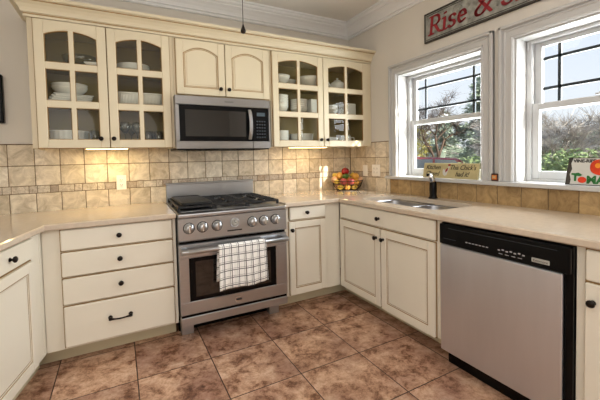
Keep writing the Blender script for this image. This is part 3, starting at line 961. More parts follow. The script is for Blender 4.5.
b = MB(); b.box(-1.625 - RX, -1.52 - RX, -.7650, -.7615, .728, .737, 'ink'); b.build('label_strip', cp)
# gap and door
b = MB(); b.box(-h + .004, h - .004, -.735, -.70, .672, .690, 'black'); b.build('vent_gap', t)
b = MB()
yd0, yd1 = -.755, -.705
b.box(-h, h, yd0, yd1, .575, .670, 'steel', .003); b.box(-h, h, yd0, yd1, .197, .282, 'steel', .003)
b.box(-h, -1.886 - RX, yd0, yd1, .282, .575, 'steel', .001); b.box(-1.262 - RX, h, yd0, yd1, .282, .575, 'steel', .001)
b.box(-1.886 - RX, -1.262 - RX, yd0 + .004, yd1, .282, .575, 'black', .001)
od = b.build('oven_door', t)
b = MB(); b.box(-1.845 - RX, -1.305 - RX, yd0 + .002, yd0 + .005, .310, .550, 'ovenglass'); b.build('window', od)
b = MB(); b.box(-1.58 - RX, -1.53 - RX, yd0 - .003, yd0, .222, .250, 'chrome', .001); b.box(-1.575 - RX, -1.535 - RX, yd0 - .0036, yd0 - .0028, .230, .243, 'muntin'); b.build('badge', od)
b = MB()
b.tube([(-h + .012, -.812, .632), (h - .012, -.812, .632)], .0165, 'steel', 14)
for s in (-1, 1):
    x = s * (h - .03)
    b.prism([(-.755, .655), (-.755, .600), (-.812, .616), (-.829, .626), (-.829, .640), (-.812, .6485)], 'x', x - .02, x + .02, 'steel', .003)
b.build('handle', od)
b = MB(); b.box(-h + .004, h - .004, -.746, -.70, .178, .197, 'black'); b.build('lower_gap', t)
b = MB(); b.box(-h, h, -.752, -.69, .122, .178, 'steel', .003); b.build('kick_panel', t)
b = MB(); b.box(-h + .006, h - .006, -.545, -.53, 0.004, .146, 'black'); b.box(-h + .006, h - .006, -.69, -.53, .126, .146, 'black'); b.build('under_range_shade', t)  # black sheets standing in for the shade under the range
for x in (-h + .016, h - .098):
    b = MB(); b.box(x, x + .082, -.615, -.55, 0.0, .126, 'steel', .002); b.build('leg', t)
for x in (-h + .02, h - .08):
    b = MB(); b.box(x, x + .06, -.098, -.05, 0.0, .148, 'steel', .002); b.build('leg', t)

# towel over the oven handle
def towel():
    x0, x1 = -1.722, -1.384
    hy, hz, r = -0.832, 0.632, 0.0165
    nx = 36
    path = []          # (y, z, v)
    L = 0
    back = [(hy + r + .004 + .002, z) for z in (.40, .44, .48, .52, .56, .60, hz)]
    arc = [(hy + (r + .006) * math.cos(a), hz + (r + .006) * math.sin(a)) for a in [PI * k / 10 for k in range(1, 10)]]
    frontp = [(hy - r - .006, hz - (hz - .35) * k / 22) for k in range(0, 23)]
    pts = back + arc + frontp
    t = bmesh.new(); uvl = t.loops.layers.uv.new('UVMap')
    rows = []; vs = []
    acc = 0
    for k, (y, z) in enumerate(pts):
        if k: acc += math.dist(pts[k], pts[k - 1])
        row = []
        for i in range(nx + 1):
            u = i / nx
            x = x0 + (x1 - x0) * u
            drop = max(0, (hz - z)) / .28
            wv = .006 * math.sin(u * 19 + .6) * drop + .004 * math.sin(u * 37 + 2) * drop
            yy = y - abs(wv) * (1 if y < hy else -.35) - (.004 * drop if y < hy else 0)
            xx = x + .010 * drop * (u - .5) + (.014 * drop if y > hy else 0) - .022 * drop * (1 if y > hy else 0)
            row.append(t.verts.new((xx, yy, z + .006 * math.sin(u * 7) * drop - .012 * u * drop * (-1))))
        rows.append(row); vs.append(acc)
    for k in range(len(rows) - 1):
        for i in range(nx):
            f = t.faces.new([rows[k][i], rows[k][i + 1], rows[k + 1][i + 1], rows[k + 1][i]])
            f.smooth = True
            for l, (ii, kk) in zip(f.loops, ((i, k), (i + 1, k), (i + 1, k + 1), (i, k + 1))):
                l[uvl].uv = (ii / nx * .34, vs[kk])
    me = bpy.data.meshes.new('dish_towel')
    bmesh.ops.recalc_face_normals(t, faces=t.faces[:])
    bmesh.ops.translate(t, vec=(1.55, .83, -.5), verts=t.verts[:])
    t.to_mesh(me); t.free(); me.materials.append(M['towel'])
    o = obj('dish_towel', me, None, (-1.55, -.83, .5))
    s = o.modifiers.new('thick', 'SOLIDIFY'); s.thickness = .003; s.offset = 0
    return tag(o, 'white and charcoal plaid dish towel hanging over the oven handle', 'towel')
towel()

# ================================================================== BASE CABINETS
BG = 'cream base cabinets'
BZ0, BZ1 = 0.128, 0.843
# drawer base left of the range (with the wide corner filler)
X0 = -2.695; D = 0.690
t = thing('base_cabinet', 'cream base cabinet with four stacked drawers left of the range', 'cabinet', (X0, -0.013, 0), 0, BG)
w = -1.968 - X0
base_body(t, w, D - .013, BZ0, BZ1, [(0, -2.600 - X0), (-2.002 - X0, w)], [(BZ0, BZ0 + .02), (BZ1 - .012, BZ1), (.702, .722), (.543, .565), (.380, .398)], toex=(.17, 0))
y = -D + .013 - .0205
for z0, z1, kz in ((.715, .838, .778), (.560, .702, .632), (.395, .547, .478), (.142, .381, .27)):
    d = drawer(t, -2.604 - X0, -1.992 - X0, z0, z1, y)
    if z0 > .2: knob(d, -2.303 - X0, y, kz)
    else: pull(d, -2.313 - X0, y, kz)
# angled cabinet at the left
A = math.radians(12)
t = thing('base_cabinet', 'angled off-white base cabinet with a drawer over a door at the left edge', 'cabinet', (-2.677, -0.6925, 0), PI / 2 - A, BG)
# local frame: x runs towards the corner (0 at the corner, negative along the run), front at y=0
b = MB()
W = 0.66
b.box(-W, -W + .018, .02, .6, BZ0, BZ1, 'creambase'); b.box(-.03, -.012, .02, .5, BZ0, BZ1, 'creambase'); b.box(-W + .018, -.03, .02, .5, BZ0, BZ0 + .018, 'creambase')
b.box(-.144, .022, .0215, .04, BZ0, BZ1, 'creambase', .0015); b.box(-W, -.615, .0215, .04, BZ0, BZ1, 'creambase', .0015)
for a, c in ((BZ0, BZ0 + .02), (BZ1 - .012, BZ1), (.70, .735)): b.box(-W, -.003, .0225, .04, a, c, 'creambase')
b.build('body', t)
b = MB(); b.box(-W, .10, .10, .116, 0, BZ0, 'toe'); b.build('toe_kick', t)
d = drawer(t, -.62, -.148, .727, .834, 0.0); knob(d, -.377, 0.0, .782)
d = door(t, -.62, -.148, .142, .714, 0.0, 'flat', 'creambase', .052); knob(d, -.585, 0.0, .62)
# right of the range
X0 = -1.160
t = thing('base_cabinet', 'narrow cream base cabinet with one drawer and one door right of the range', 'cabinet', (X0, -0.013, 0), 0, BG)
w = -0.640 - X0
base_body(t, w, D - .013, BZ0, BZ1, [(0, .035), (-0.79 - X0, w)], [(BZ0, BZ0 + .015), (BZ1 - .012, BZ1), (.722, .745)], toex=(0, .155))
d = drawer(t, -1.118 - X0, -0.790 - X0, .738, .838, y); knob(d, -0.972 - X0, y, .790)
d = door(t, -1.126 - X0, -0.790 - X0, .140, .722, y, 'flat', 'creambase', .05); knob(d, -1.108 - X0, y, .66)
# corner filler post + sink base on the right wall   (local x -> -y world)
D2 = 0.635
Y0 = -0.6925
t = thing('base_cabinet', 'cream sink base cabinet with a false drawer front over two doors', 'cabinet', (-0.013, Y0, 0), R_RIGHT, BG)
w = 1.742 + Y0
base_body(t, w, D2 - .013, BZ0, BZ1, [(0, .04), (1.192 + Y0, 1.245 + Y0), (1.68 + Y0, w)], [(BZ0, BZ0 + .015), (BZ1 - .01, BZ1), (.70, .722)], toex=(.16, 0))
y2 = -D2 + .013 - .0205
d = drawer(t, .728 + Y0, 1.698 + Y0, .718, .838, y2); knob(d, 1.207 + Y0, y2, .778)
d = door(t, .716 + Y0, 1.212 + Y0, .134, .702, y2, 'flat', 'creambase', .052); knob(d, 1.178 + Y0, y2, .634)
d = door(t, 1.226 + Y0, 1.694 + Y0, .128, .702, y2, 'flat', 'creambase', .052); knob(d, 1.252 + Y0, y2, .634)
# right-most cabinet
Y0 = -2.399
t = thing('base_cabinet', 'cream base cabinet at the right edge, beyond the dishwasher', 'cabinet', (-0.013, Y0, 0), R_RIGHT, BG)
w = .46
base_body(t, w, D2 - .013, BZ0, BZ1, [(0, .035), (w - .03, w)], [(BZ0, BZ0 + .015), (BZ1 - .012, BZ1), (.70, .722)])
d = drawer(t, .037, w - .02, .712, .836, y2); knob(d, .24, y2, .775)
d = door(t, .037, w - .02, .134, .702, y2, 'flat', 'creambase', .052); knob(d, .064, y2, .628)

# ================================================================== DISHWASHER
Y0 = -1.7455
t = thing('dishwasher', 'stainless dishwasher with a black control strip between the base cabinets', 'dishwasher', (-0.013, Y0, 0), R_RIGHT)
w = 0.650
yf = -0.652
b = MB(); b.box(.004, w - .004, yf + .05, -.02, .09, .835, 'black', .002); b.box(.0, w, yf + .012, yf + .05, .10, .838, 'black', .002); b.build('body', t)
b = MB(); b.box(.004, w - .032, yf - .006, yf + .012, .098, .716, 'steelv', .004); dd = b.build('door', t)
b = MB(); b.box(.001, w - .003, yf - .008, yf + .0115, .720, .834, 'black', .004); cpn = b.build('control_panel', t)
b = MB()
b.box(.5, .572, yf - .0105, yf - .008, .741, .760, 'dial', .0005)
b.mesh(text_mesh('Kenmore', .016, .0003), 'ink', TXT(.536, yf - .0106, .750)); b.build('badge', cpn)
for i in range(7):
    b = MB(); b.box(.17 + i * .019, .17 + i * .019 + .011, yf - .0090, yf - .0078, .755, .760, 'greyink'); b.build('indicator', cpn)
    b = MB(); b.box(.345 + i * .019, .345 + i * .019 + .011, yf - .0090, yf - .0078, .755 + .004 * (i % 2), .761 + .004 * (i % 2), 'greyink'); b.build('button', cpn)
    if i < 4:
        b = MB(); b.box(.35 + i * .03, .35 + i * .03 + .018, yf - .0090, yf - .0078, .740, .743, 'greyink'); b.build('button_caption', cpn)
b = MB(); b.box(.03, .11, yf - .0090, yf - .0078, .752, .755, 'muntin'); b.build('model_plate', cpn)
b = MB(); b.box(.06, w - .05, yf - .0088, yf - .0078, .812, .8145, 'muntin'); b.build('vent_line', cpn)
b = MB(); b.box(.006, w - .006, yf + .06, yf + .08, 0.0, .09, 'black'); b.build('kick_plate', t)

# ================================================================== WORKTOPS
CT0, CT1 = 0.845, 0.88
def slab(name, outline, label, hole=None):
    b = MB()
    t = bmesh.new()
    edges = []
    def loop(pts, z):
        vs = [t.verts.new((x, y, z)) for x, y in pts]
        es = [t.edges.new((vs[i], vs[(i + 1) % len(vs)])) for i in range(len(vs))]
        return vs, es
    rings = []
    e = .006
    def inset(pts, d, sgn=1):
        out = []
        n = len(pts)
        for i in range(n):
            p0, p1, p2 = Vector(pts[i - 1]), Vector(pts[i]), Vector(pts[(i + 1) % n])
            a = (p1 - p0).normalized(); c = (p2 - p1).normalized()
            n1 = Vector((-a.y, a.x)); n2 = Vector((-c.y, c.x))
            k = (n1 + n2)
            k = k / max(.3, k.dot(n1)) if k.length > 1e-6 else n1
            out.append((p1.x + k.x * d * sgn, p1.y + k.y * d * sgn))
        return out
    O = outline
    tops, te = loop(inset(O, e), CT1)
    lows, le = loop(inset(O, e), CT0)
    mida, _ = loop(O, CT1 - e); midb, _ = loop(O, CT0 + e)
    n = len(O)
    for A, B in ((tops, mida), (mida, midb), (midb, lows)):
        for i in range(n):
            t.faces.new([A[i], A[(i + 1) % n], B[(i + 1) % n], B[i]])
    he, hl = [], []
    if hole:
        hv, he = loop(hole, CT1); lv, hl = loop(hole, CT0)
        for i in range(len(hole)):
            t.faces.new([hv[i], hv[(i + 1) % len(hole)], lv[(i + 1) % len(hole)], lv[i]])
    bmesh.ops.triangle_fill(t, edges=te + he, use_beauty=True)
    bmesh.ops.triangle_fill(t, edges=le + hl, use_beauty=True)
    bmesh.ops.recalc_face_normals(t, faces=t.faces[:])
    b._take(t, 'counter')
    return tag(b.build(name), label, 'worktop')
dx, dy = -math.sin(A), -math.cos(A)
P0 = (-2.672, -0.732)
Lr = 0.64
P1 = (P0[0] + dx * Lr, P0[1] + dy * Lr)
slab('worktop', [(-1.9535, -0.0135), (-3.44, -0.0135), (-3.44, P1[1] + .10), P1, P0, (-1.9675, -0.732)], 'beige quartz worktop left of the range with an angled end')
FX = -0.668
sink_hole = [(-.345 + x, -1.235 + y) for x, y in rrect(.203, .392, .085, 6)]
slab('worktop', [(-1.1665, -0.0135), (-1.1665, -0.732), (FX - .0, -0.732), (FX, -2.88), (-0.0135, -2.88), (-0.0135, -0.0135)], 'beige quartz worktop around the sink, from the range to the right edge', sink_hole)

# sink
t = thing('sink', 'double bowl stainless sink set into the worktop below the window', 'sink', (-.345, -1.235, CT0 - .002))
def bowl_part(cx, cy, hx, hy, r, depth, nm):
    b = MB()
    def rg(h_, k_, z): return [(cx + x, cy + y, z) for x, y in rrect(hx - h_, hy - h_, r - h_ * .5 if r > h_ else .01, 6)]
    t_ = bmesh.new()
    R_ = [rg(-.012, 0, .0), rg(0, 0, .0), rg(.004, 0, -.012), rg(.012, 0, -depth + .03), rg(.035, 0, -depth), ]
    V = [[t_.verts.new(p) for p in q] for q in R_]
    n = len(V[0])
    for A_, B_ in zip(V, V[1:]):
        for i in range(n): t_.faces.new([A_[i], A_[(i + 1) % n], B_[(i + 1) % n], B_[i]])
    t_.faces.new(V[-1])
    bmesh.ops.recalc_face_normals(t_, faces=t_.faces[:])
    b._take(t_, 'sinksteel', None, True)
    o = b.build(nm, t)
    d = MB(); d.lathe([(0, .001), (.038, .001), (.042, .004), (.03, .002), (0, .002)], 'chrome', Matrix.Translation((cx, cy, -depth)), 20); d.build('drain', o)
bowl_part(0, .205, .20, .185, .08, .18, 'bowl')
bowl_part(0, -.205, .20, .185, .08, .16, 'bowl')
b = MB(); b.box(-.2, .2, -.019, .019, -.02, -.004, 'sinksteel', .006, seg=2); b.build('divider', t)

# faucet
t = thing('faucet', 'short black faucet with a chrome spray head behind the sink', 'faucet', (-.078, -1.195, CT1))
b = MB(); b.lathe([(0, 0), (.036, 0), (.036, .006), (.030, .010), (.027, .03), (.029, .07), (.027, .12), (.022, .135), (0, .138)], 'black', None, 20); b.build('body', t)
b = MB(); b.tube([(0, 0, .125), (-.006, .002, .150), (-.016, .006, .172), (-.035, .012, .186)], .017, 'chrome', 12, radii=[.022, .024, .022, .016]); sp = b.build('spray_head', t)
b = MB(); b.tube([(-.035, .012, .186), (-.050, .017, .190)], .010, 'black', 12, radii=[.0125, .010]); b.build('nozzle', sp)

# ================================================================== OUTLETS
def outlet(loc, rz, w, h, gang, label, kinds):
    t = thing('wall_outlet', label, 'outlet', loc, rz, 'white wall plates')
    b = MB(); b.box(-w / 2, w / 2, -.006, 0, -h / 2, h / 2, 'plate', .002); b.build('cover_plate', t)
    for k, kd in enumerate(kinds):
        cx = (k - (len(kinds) - 1) / 2) * .046
        if kd == 's':
            b = MB(); b.box(cx - .017, cx + .017, -.010, -.0055, -.034, .034, 'plate', .002); b.box(cx - .0165, cx + .0165, -.0115, -.009, 0, .030, 'plate', .001); b.build('switch', t)
        else:
            for s in (-1, 1):
                b = MB(); b.lathe([(0, 0), (.0165, 0), (.0165, .0025), (.015, .0035), (0, .0035)], 'plate', front(cx, -.0055, s * .02), 18)
                for q in (-1, 1): b.box(cx + q * .0065 - .0012, cx + q * .0065 + .0012, -.0094, -.0088, s * .02 - .002, s * .02 + .007, 'ink')
                b.box(cx - .002, cx + .002, -.0094, -.0088, s * .02 - .009, s * .02 - .005, 'ink')
                b.build('socket', t)
outlet((-2.273, -.0125, 1.062), 0, .070, .116, 1, 'white double socket outlet on the tile left of the range', 'o')
outlet((-.0125, -.272, 1.078), R_RIGHT, .072, .116, 1, 'narrower white switch plate on the tile near the corner', 's')
outlet((-.0125, -.440, 1.084), R_RIGHT, .118, .116, 2, 'wider white plate with two sockets next to the window', 'oo')

# ================================================================== SIGNS
# nib-drawn letters
def arc(cx, cy, rx, ry, a0, a1, n=10):
    return [(cx + rx * math.cos(math.radians(a0 + (a1 - a0) * i / n)), cy + ry * math.sin(math.radians(a0 + (a1 - a0) * i / n))) for i in range(n + 1)]
GL = {
 'R': (.62, [[(.12, 0), (.12, .72)], [(.02, 0), (.24, 0)], [(.02, .72), (.30, .72)] + arc(.30, .53, .2, .19, 90, -90) + [(.12, .34)], [(.30, .34), (.50, .06), (.62, 0)]]),
 'i': (.26, [[(.02, .46), (.12, .48), (.12, 0)], [(.02, 0), (.24, 0)], [(.10, .64), (.14, .64)], [(.10, .66), (.14, .66)]]),
 's': (.38, [arc(.19, .35, .13, .12, 20, 250, 8) + arc(.17, .12, .14, .12, 80, -160, 8)]),
 'e': (.44, [[(.08, .26), (.36, .26)] + arc(.22, .25, .15, .22, 5, 320, 14)]),
 '&': (.72, [[(.68, 0), (.24, .48)] + arc(.30, .58, .12, .13, 200, -40, 10) + [(.14, .28)] + arc(.24, .15, .17, .15, 120, 330, 10) + [(.60, .36), (.68, .36)]]),
 'S': (.52, [arc(.26, .54, .18, .17, 20, 260, 10) + arc(.25, .19, .19, .19, 85, -165, 10)]),
 'h': (.50, [[(.02, .72), (.10, .74), (.10, 0)], [(.02, 0), (.20, 0)], [(.10, .34)] + arc(.24, .34, .13, .13, 150, 0, 8) + [(.37, 0)], [(.29, 0), (.47, 0)]]),
 'n': (.50, [[(.02, .46), (.10, .48), (.10, 0)], [(.02, 0), (.20, 0)], [(.10, .34)] + arc(.24, .34, .13, .13, 150, 0, 8) + [(.37, 0)], [(.29, 0), (.47, 0)]]),
 ' ': (.22, []),
}
def write(b, text, x, z, size, y, m, nib=.075, ang=15, slant=.12, gap=.06, thick=.004):
    nv = Vector((math.cos(math.radians(ang)), math.sin(math.radians(ang)))) * nib * size / 2
    nw = Vector((-nv.y, nv.x)) * .35
    for ch in text:
        adv, strokes = GL[ch]
        for st in strokes:
            P = [Vector((x + (px + slant * pz) * size, z + pz * size)) for px, pz in st]
            for p, q in zip(P, P[1:]):
                d = (q - p)
                if d.length < 1e-6: continue
                pts = []
                for c in (p, q):
                    for sgn in ((1, 1), (1, -1), (-1, -1), (-1, 1)):
                        pts.append(c + nv * sgn[0] + nw * sgn[1])
                # convex hull
                pts = sorted(set((round(v.x, 6), round(v.y, 6)) for v in pts))
                def half(ps):
                    h_ = []
                    for v in ps:
                        while len(h_) > 1 and (h_[-1][0] - h_[-2][0]) * (v[1] - h_[-2][1]) - (h_[-1][1] - h_[-2][1]) * (v[0] - h_[-2][0]) <= 0: h_.pop()
                        h_.append(v)
                    return h_
                hull = half(pts)[:-1] + half(pts[::-1])[:-1]
                if len(hull) > 2: b.prism(hull, 'y', y, y + thick, m)
        x += (adv + gap) * size
    return x
# Rise & Shine board on the right wall
t = thing('wall_sign', 'weathered grey wooden sign lettered in red above the two windows', 'sign', (-.001, -1.066, 2.143), R_RIGHT)
SW, SHT = 1.36, .236
b = MB()
b.box(0, SW, -.016, 0, 0, SHT, 'signboard', .003)
b.box(0, SW, -.022, -.001, 0, .014, 'signedge', .003); b.box(0, SW, -.022, -.001, SHT - .014, SHT, 'signedge', .003)
b.box(0, .014, -.022, -.001, 0, SHT, 'signedge', .003); b.box(SW - .014, SW, -.022, -.001, 0, SHT, 'signedge', .003)
b.box(.02, SW - .02, -.0175, -.001, .02, .026, 'signedge'); b.box(.02, SW - .02, -.0175, -.001, SHT - .026, SHT - .02, 'signedge')
b.build('board', t)
b = MB()
for (cx, cz, r, s) in ((.30, .16, .05, 1), (.40, .08, .045, -1), (.57, .17, .05, 1), (.66, .07, .05, -1), (.86, .16, .05, 1), (1.0, .08, .05, -1), (1.2, .16, .05, 1), (.17, .17, .04, -1)):
    pts = [(cx + s * (r * (1 - k / 22)) * math.cos(k * .36), -.0165, cz + r * (1 - k / 22) * math.sin(k * .36)) for k in range(20)]
    b.tube(pts, .005, 'signboard', 5)
b.build('scroll_relief', t)
xl = .045
for ch in 'Rise & Shine':
    b = MB(); xl = write(b, ch, xl, .055, .190, -.0215, 'redpaint', nib=.11, gap=.035)
    if ch == ' ': b.bm.free()
    else: b.build('letter', t)

# kitchen sign on the sill
t = thing('sill_sign', 'long aged cream sign with cursive writing and a hen, in the first window', 'sign', (-.012, -1.040, 1.0385), R_RIGHT)
tilt = Matrix.Rotation(-.12, 4, 'X')
b = MB(); b.prism([(0, 0), (.50, 0), (.508, .118), (.010, .122)], 'y', -.014, 0, 'oldcream', .003, tilt); b.build('board', t)
for s, x, z in (('Kitchen', .105, .085), ('Closed', .100, .035), ("This Chick's", .372, .085), ('had it!', .372, .035)):
    b = MB(); b.mesh(text_mesh(s, .052, .0008, .35, .0, space=.95), 'ink', tilt @ TXT(x, -.0152, z, .92)); b.build('lettering', t)
b = MB()
hen = [(.205, .03), (.222, .018), (.238, .03), (.246, .055), (.262, .090), (.256, .098), (.246, .085), (.232, .070), (.216, .066), (.206, .074), (.200, .052)]
b.prism(hen, 'y', -.0158, -.0138, 'signwhite', 0, tilt)
b.prism([(.250, .095), (.268, .098), (.270, .112), (.256, .114), (.246, .108)], 'y', -.0160, -.0138, 'redpaint', 0, tilt)
b.prism([(.226, .045), (.244, .060), (.252, .085), (.238, .078), (.226, .066)], 'y', -.0162, -.0138, 'redpaint', 0, tilt)
b.build('hen', t)

# tomato sign
t = thing('sill_sign', 'white tomato sign with green letters, in the second window', 'sign', (-.012, -2.083, 1.0385), R_RIGHT)
b = MB(); b.prism([(0, 0), (.36, 0), (.36, .155), (.012, .155)], 'y', -.014, 0, 'signwhite', .002, tilt)
b.prism([(0, 0), (.022, 0), (.026, .03), (.020, .06), (.030, .09), (.024, .12), (.034, .155), (.012, .155)], 'y', -.0148, -.002, 'signedge', 0, tilt)
b.box(.012, .36, -.0148, -.002, .150, .155, 'signedge', 0, tilt); b.box(0, .36, -.0148, -.002, 0, .005, 'signedge', 0, tilt); b.box(.355, .36, -.0148, -.002, 0, .155, 'signedge', 0, tilt)
b.build('board', t)
b = MB(); b.mesh(text_mesh('VINE-RIPE', .024, .0008, 0, .0008, 'LEFT'), 'ink', tilt @ TXT(.035, -.0152, .135)); b.build('heading', t)
b = MB()
b.mesh(text_mesh('T', .058, .0008, 0, .0025, 'CENTER'), 'green', tilt @ TXT(.048, -.0152, .042, 1.0)); b.build('letter', t)
b = MB()
b.mesh(text_mesh('MATOES', .058, .0008, 0, .0025, 'LEFT'), 'green', tilt @ TXT(.100, -.0152, .030, .98)); b.build('lettering', t)
b = MB()
b.prism([(p[0], p[1]) for p in arc(.080, .030, .020, .017, 0, 342, 18)], 'y', -.0162, -.0138, 'tomato', 0, tilt)
big = [(.170 + .060 * math.cos(a) * (1 + .05 * math.cos(3 * a)), .102 + .045 * math.sin(a) - (.006 * math.exp(-((a - PI / 2) * 4) ** 2))) for a in [2 * PI * k / 30 for k in range(30)]]
b.prism(big, 'y', -.0162, -.0138, 'tomato', 0, tilt)
b.prism([(.148 + .013 * math.cos(a) , .110 + .014 * math.sin(a)) for a in [2 * PI * k / 14 for k in range(14)]], 'y', -.0168, -.0138, 'tomlight', 0, tilt)
for a in (20, 75, 115, 160, 205, 335):
    ca, sa = math.cos(math.radians(a)), math.sin(math.radians(a))
    b.prism([(.180 - sa * .006, .136 + ca * .006), (.180 + sa * .006, .136 - ca * .006), (.180 + ca * .034, .136 + sa * .014)], 'y', -.0174, -.0138, 'green', 0, tilt)
b.prism([(.030, .062), (.062, .070), (.080, .058), (.070, .050), (.045, .052)], 'y', -.0172, -.0138, 'green', 0, tilt)
b.build('painted_tomatoes', t)

# small block on the sill between the windows
t = thing('sill_ornament', 'small dark block with an orange face on the sill between the windows', 'ornament', (-.026, -1.675, 1.0385), R_RIGHT)
b = MB(); b.box(-.024, .024, -.016, .016, 0, .052, 'wood', .003); b.build('block', t)
b = MB(); b.box(-.016, .016, -.0185, -.0155, .012, .042, 'orangewax', .001); b.mesh(text_mesh('M', .026, .0006, 0, .001), 'oldcream', TXT(0, -.0190, .0275)); b.build('face_panel', t)

# ================================================================== FRUIT BASKET
BC = Vector((-0.180, -0.180, CT1))
rt = Vector((.81, -.585, 0)); cmv = Vector((-.585, -.81, 0))
t = thing('fruit_basket', 'dark wire basket of fruit on the corner of the worktop', 'basket', BC)
b = MB()
def circ(r, z, n=36): return [(r * math.cos(2 * PI * k / n), r * math.sin(2 * PI * k / n), z) for k in range(n)]
for r, z, w in ((.105, .004, .004), (.135, .035, .0022), (.150, .068, .0022), (.158, .100, .004)):
    b.tube(circ(r, z), w, 'basketwire', 6, closed=True)
for k in range(20):
    a = 2 * PI * k / 20
    b.tube([(r * math.cos(a), r * math.sin(a), z) for r, z in ((.105, .004), (.135, .035), (.150, .068), (.158, .100))], .002, 'basketwire', 5)
for k in range(6):
    a = PI * k / 6
    b.tube([(.105 * math.cos(a), .105 * math.sin(a), .004), (-.105 * math.cos(a), -.105 * math.sin(a), .004)], .002, 'basketwire', 5)
b.build('wire_frame', t)
def fruit(kind, a, bb, z, label, r=.036):
    p = BC + rt * a + cmv * bb
    p.z = z
    b = MB()
    if kind in ('apple', 'pinkapple'):
        prof = [(0, -.80 * r), (.35 * r, -.92 * r), (.75 * r, -.68 * r), (1.0 * r, -.05 * r), (.97 * r, .35 * r), (.7 * r, .8 * r), (.35 * r, .88 * r), (.12 * r, .72 * r), (0, .66 * r)]
    elif kind in ('lemon', 'lime'):
        prof = [(0, -1.25 * r), (.2 * r, -1.15 * r), (.38 * r, -.98 * r), (.78 * r, -.55 * r), (.92 * r, 0), (.78 * r, .55 * r), (.4 * r, .98 * r), (.2 * r, 1.2 * r), (0, 1.28 * r)]
    else:
        prof = [(r * math.sin(PI * k / 12), -r * math.cos(PI * k / 12)) for k in range(13)]
        prof[0] = (0, -r); prof[-1] = (0, r)
    nm = {'apple': 'apple', 'pinkapple': 'apple', 'lemon': 'lemon', 'lime': 'lime', 'orange': 'orange', 'peach': 'peach'}[kind]
    b.lathe(prof, kind, None, 20)
    o = b.build(nm, None, p)
    if nm in ('apple',):
        s = MB(); s.tube([(0, 0, .62 * r), (.004, 0, 1.0 * r), (.010, 0, 1.15 * r)], .0018, 'wood', 6); s.build('stem', o)
        o.rotation_euler = (.35, .3, a * 20)
    elif nm in ('lemon', 'lime'):
        o.rotation_euler = (PI / 2 * .9, 0, 1.0 + a * 6)
    tag(o, label, nm, 'fruit in the wire basket')
    return o
fruit('apple', -.02, .0, 1.072, 'deep red apple crowning the fruit pile', .040)
fruit('lime', -.015, .068, 1.027, 'dark green fruit just below the crowning red apple', .030)
fruit('orange', -.080, .025, 1.030, 'golden orange beside the green fruit, on the range side', .036)
fruit('lemon', .058, -.035, 1.034, 'lemon tucked behind the green fruit near the top', .027)
fruit('orange', .085, .030, 1.020, 'golden orange high in the pile on the window side', .037)
fruit('lemon', -.128, -.045, 1.030, 'lemon at the back of the pile on the range side', .030)
fruit('peach', -.130, .010, .988, 'pale peach at the rim on the range side', .036)
fruit('pinkapple', -.037, .112, .974, 'blush red apple at the front, nearer the range of the pair', .035)
fruit('pinkapple', .034, .112, .974, 'blush red apple at the front, nearer the window of the pair', .035)
fruit('lemon', -.108, .060, .968, 'lemon in the middle row beside the front apple, range side', .029)
fruit('orange', .095, .070, .964, 'orange in the middle row beside the front apple, window side', .032)
fruit('lemon', -.070, .085, .915, 'lemon at the front of the bottom row, range side', .029)
fruit('orange', .000, .092, .916, 'orange at the front centre of the bottom row', .030)
fruit('lemon', .070, .078, .915, 'lemon at the front of the bottom row, window side', .029)
fruit('peach', -.105, .015, .918, 'peach low in the basket on the range side', .030)
fruit('peach', .128, -.010, .985, 'peach at the rim on the window side', .033)
fruit('orange', .02, .03, .975, 'orange in the heart of the fruit pile', .036)
fruit('peach', -.03, -.04, .985, 'peach hidden in the middle of the pile', .036)
fruit('orange', .00, .00, .916, 'orange at the bottom centre of the basket', .033)
fruit('lemon', .05, -.08, .975, 'lemon at the back of the basket, middle row', .032)

# ================================================================== CEILING LIGHT WITH PULL CHAIN, BLACK PANEL
t = thing('ceiling_light', 'ceiling light whose dark pull chain with a drop-shaped bob hangs into view', 'lamp', (-1.63, -1.2, H))
b = MB(); b.lathe([(0, 0), (.09, 0), (.095, -.02), (.07, -.035), (.02, -.05), (.02, -.15), (.06, -.17), (.06, -.2), (0, -.2)], 'bronze'); b.build('mount', t)
b = MB(); b.lathe([(.06, -.2), (.13, -.22), (.14, -.26), (.10, -.32), (0, -.345)], 'shade2'); b.build('lamp_shade', t)
b = MB(); b.tube([(.055, 0, -.19), (.16, 0, -.21), (.17, 0, -.24)], .003, 'bronze', 6)
b.bm.free(); 
b = MB()
b.tube([(0, 0, -.34), (0, 0, -.66)], .0018, 'bronze', 6)
b.lathe([(0, 0), (.003, 0), (.006, -.012), (.0145, -.034), (.0155, -.042), (.012, -.051), (0, -.056)], 'bronze', Matrix.Translation((0, 0, -.655)), 16)
b.build('pull_chain', t)
t = thing('hanging_panel', 'thin black panel hanging on the wall at the left edge', 'panel', (-3.10, -.001, 1.514))
b = MB(); b.box(-.135, .125, -.04, 0, 0, .333, 'black', .004); b.build('casing', t)
b = MB(); b.box(-.12, .11, -.0415, -.0395, .015, .318, 'screen'); b.build('face', t)

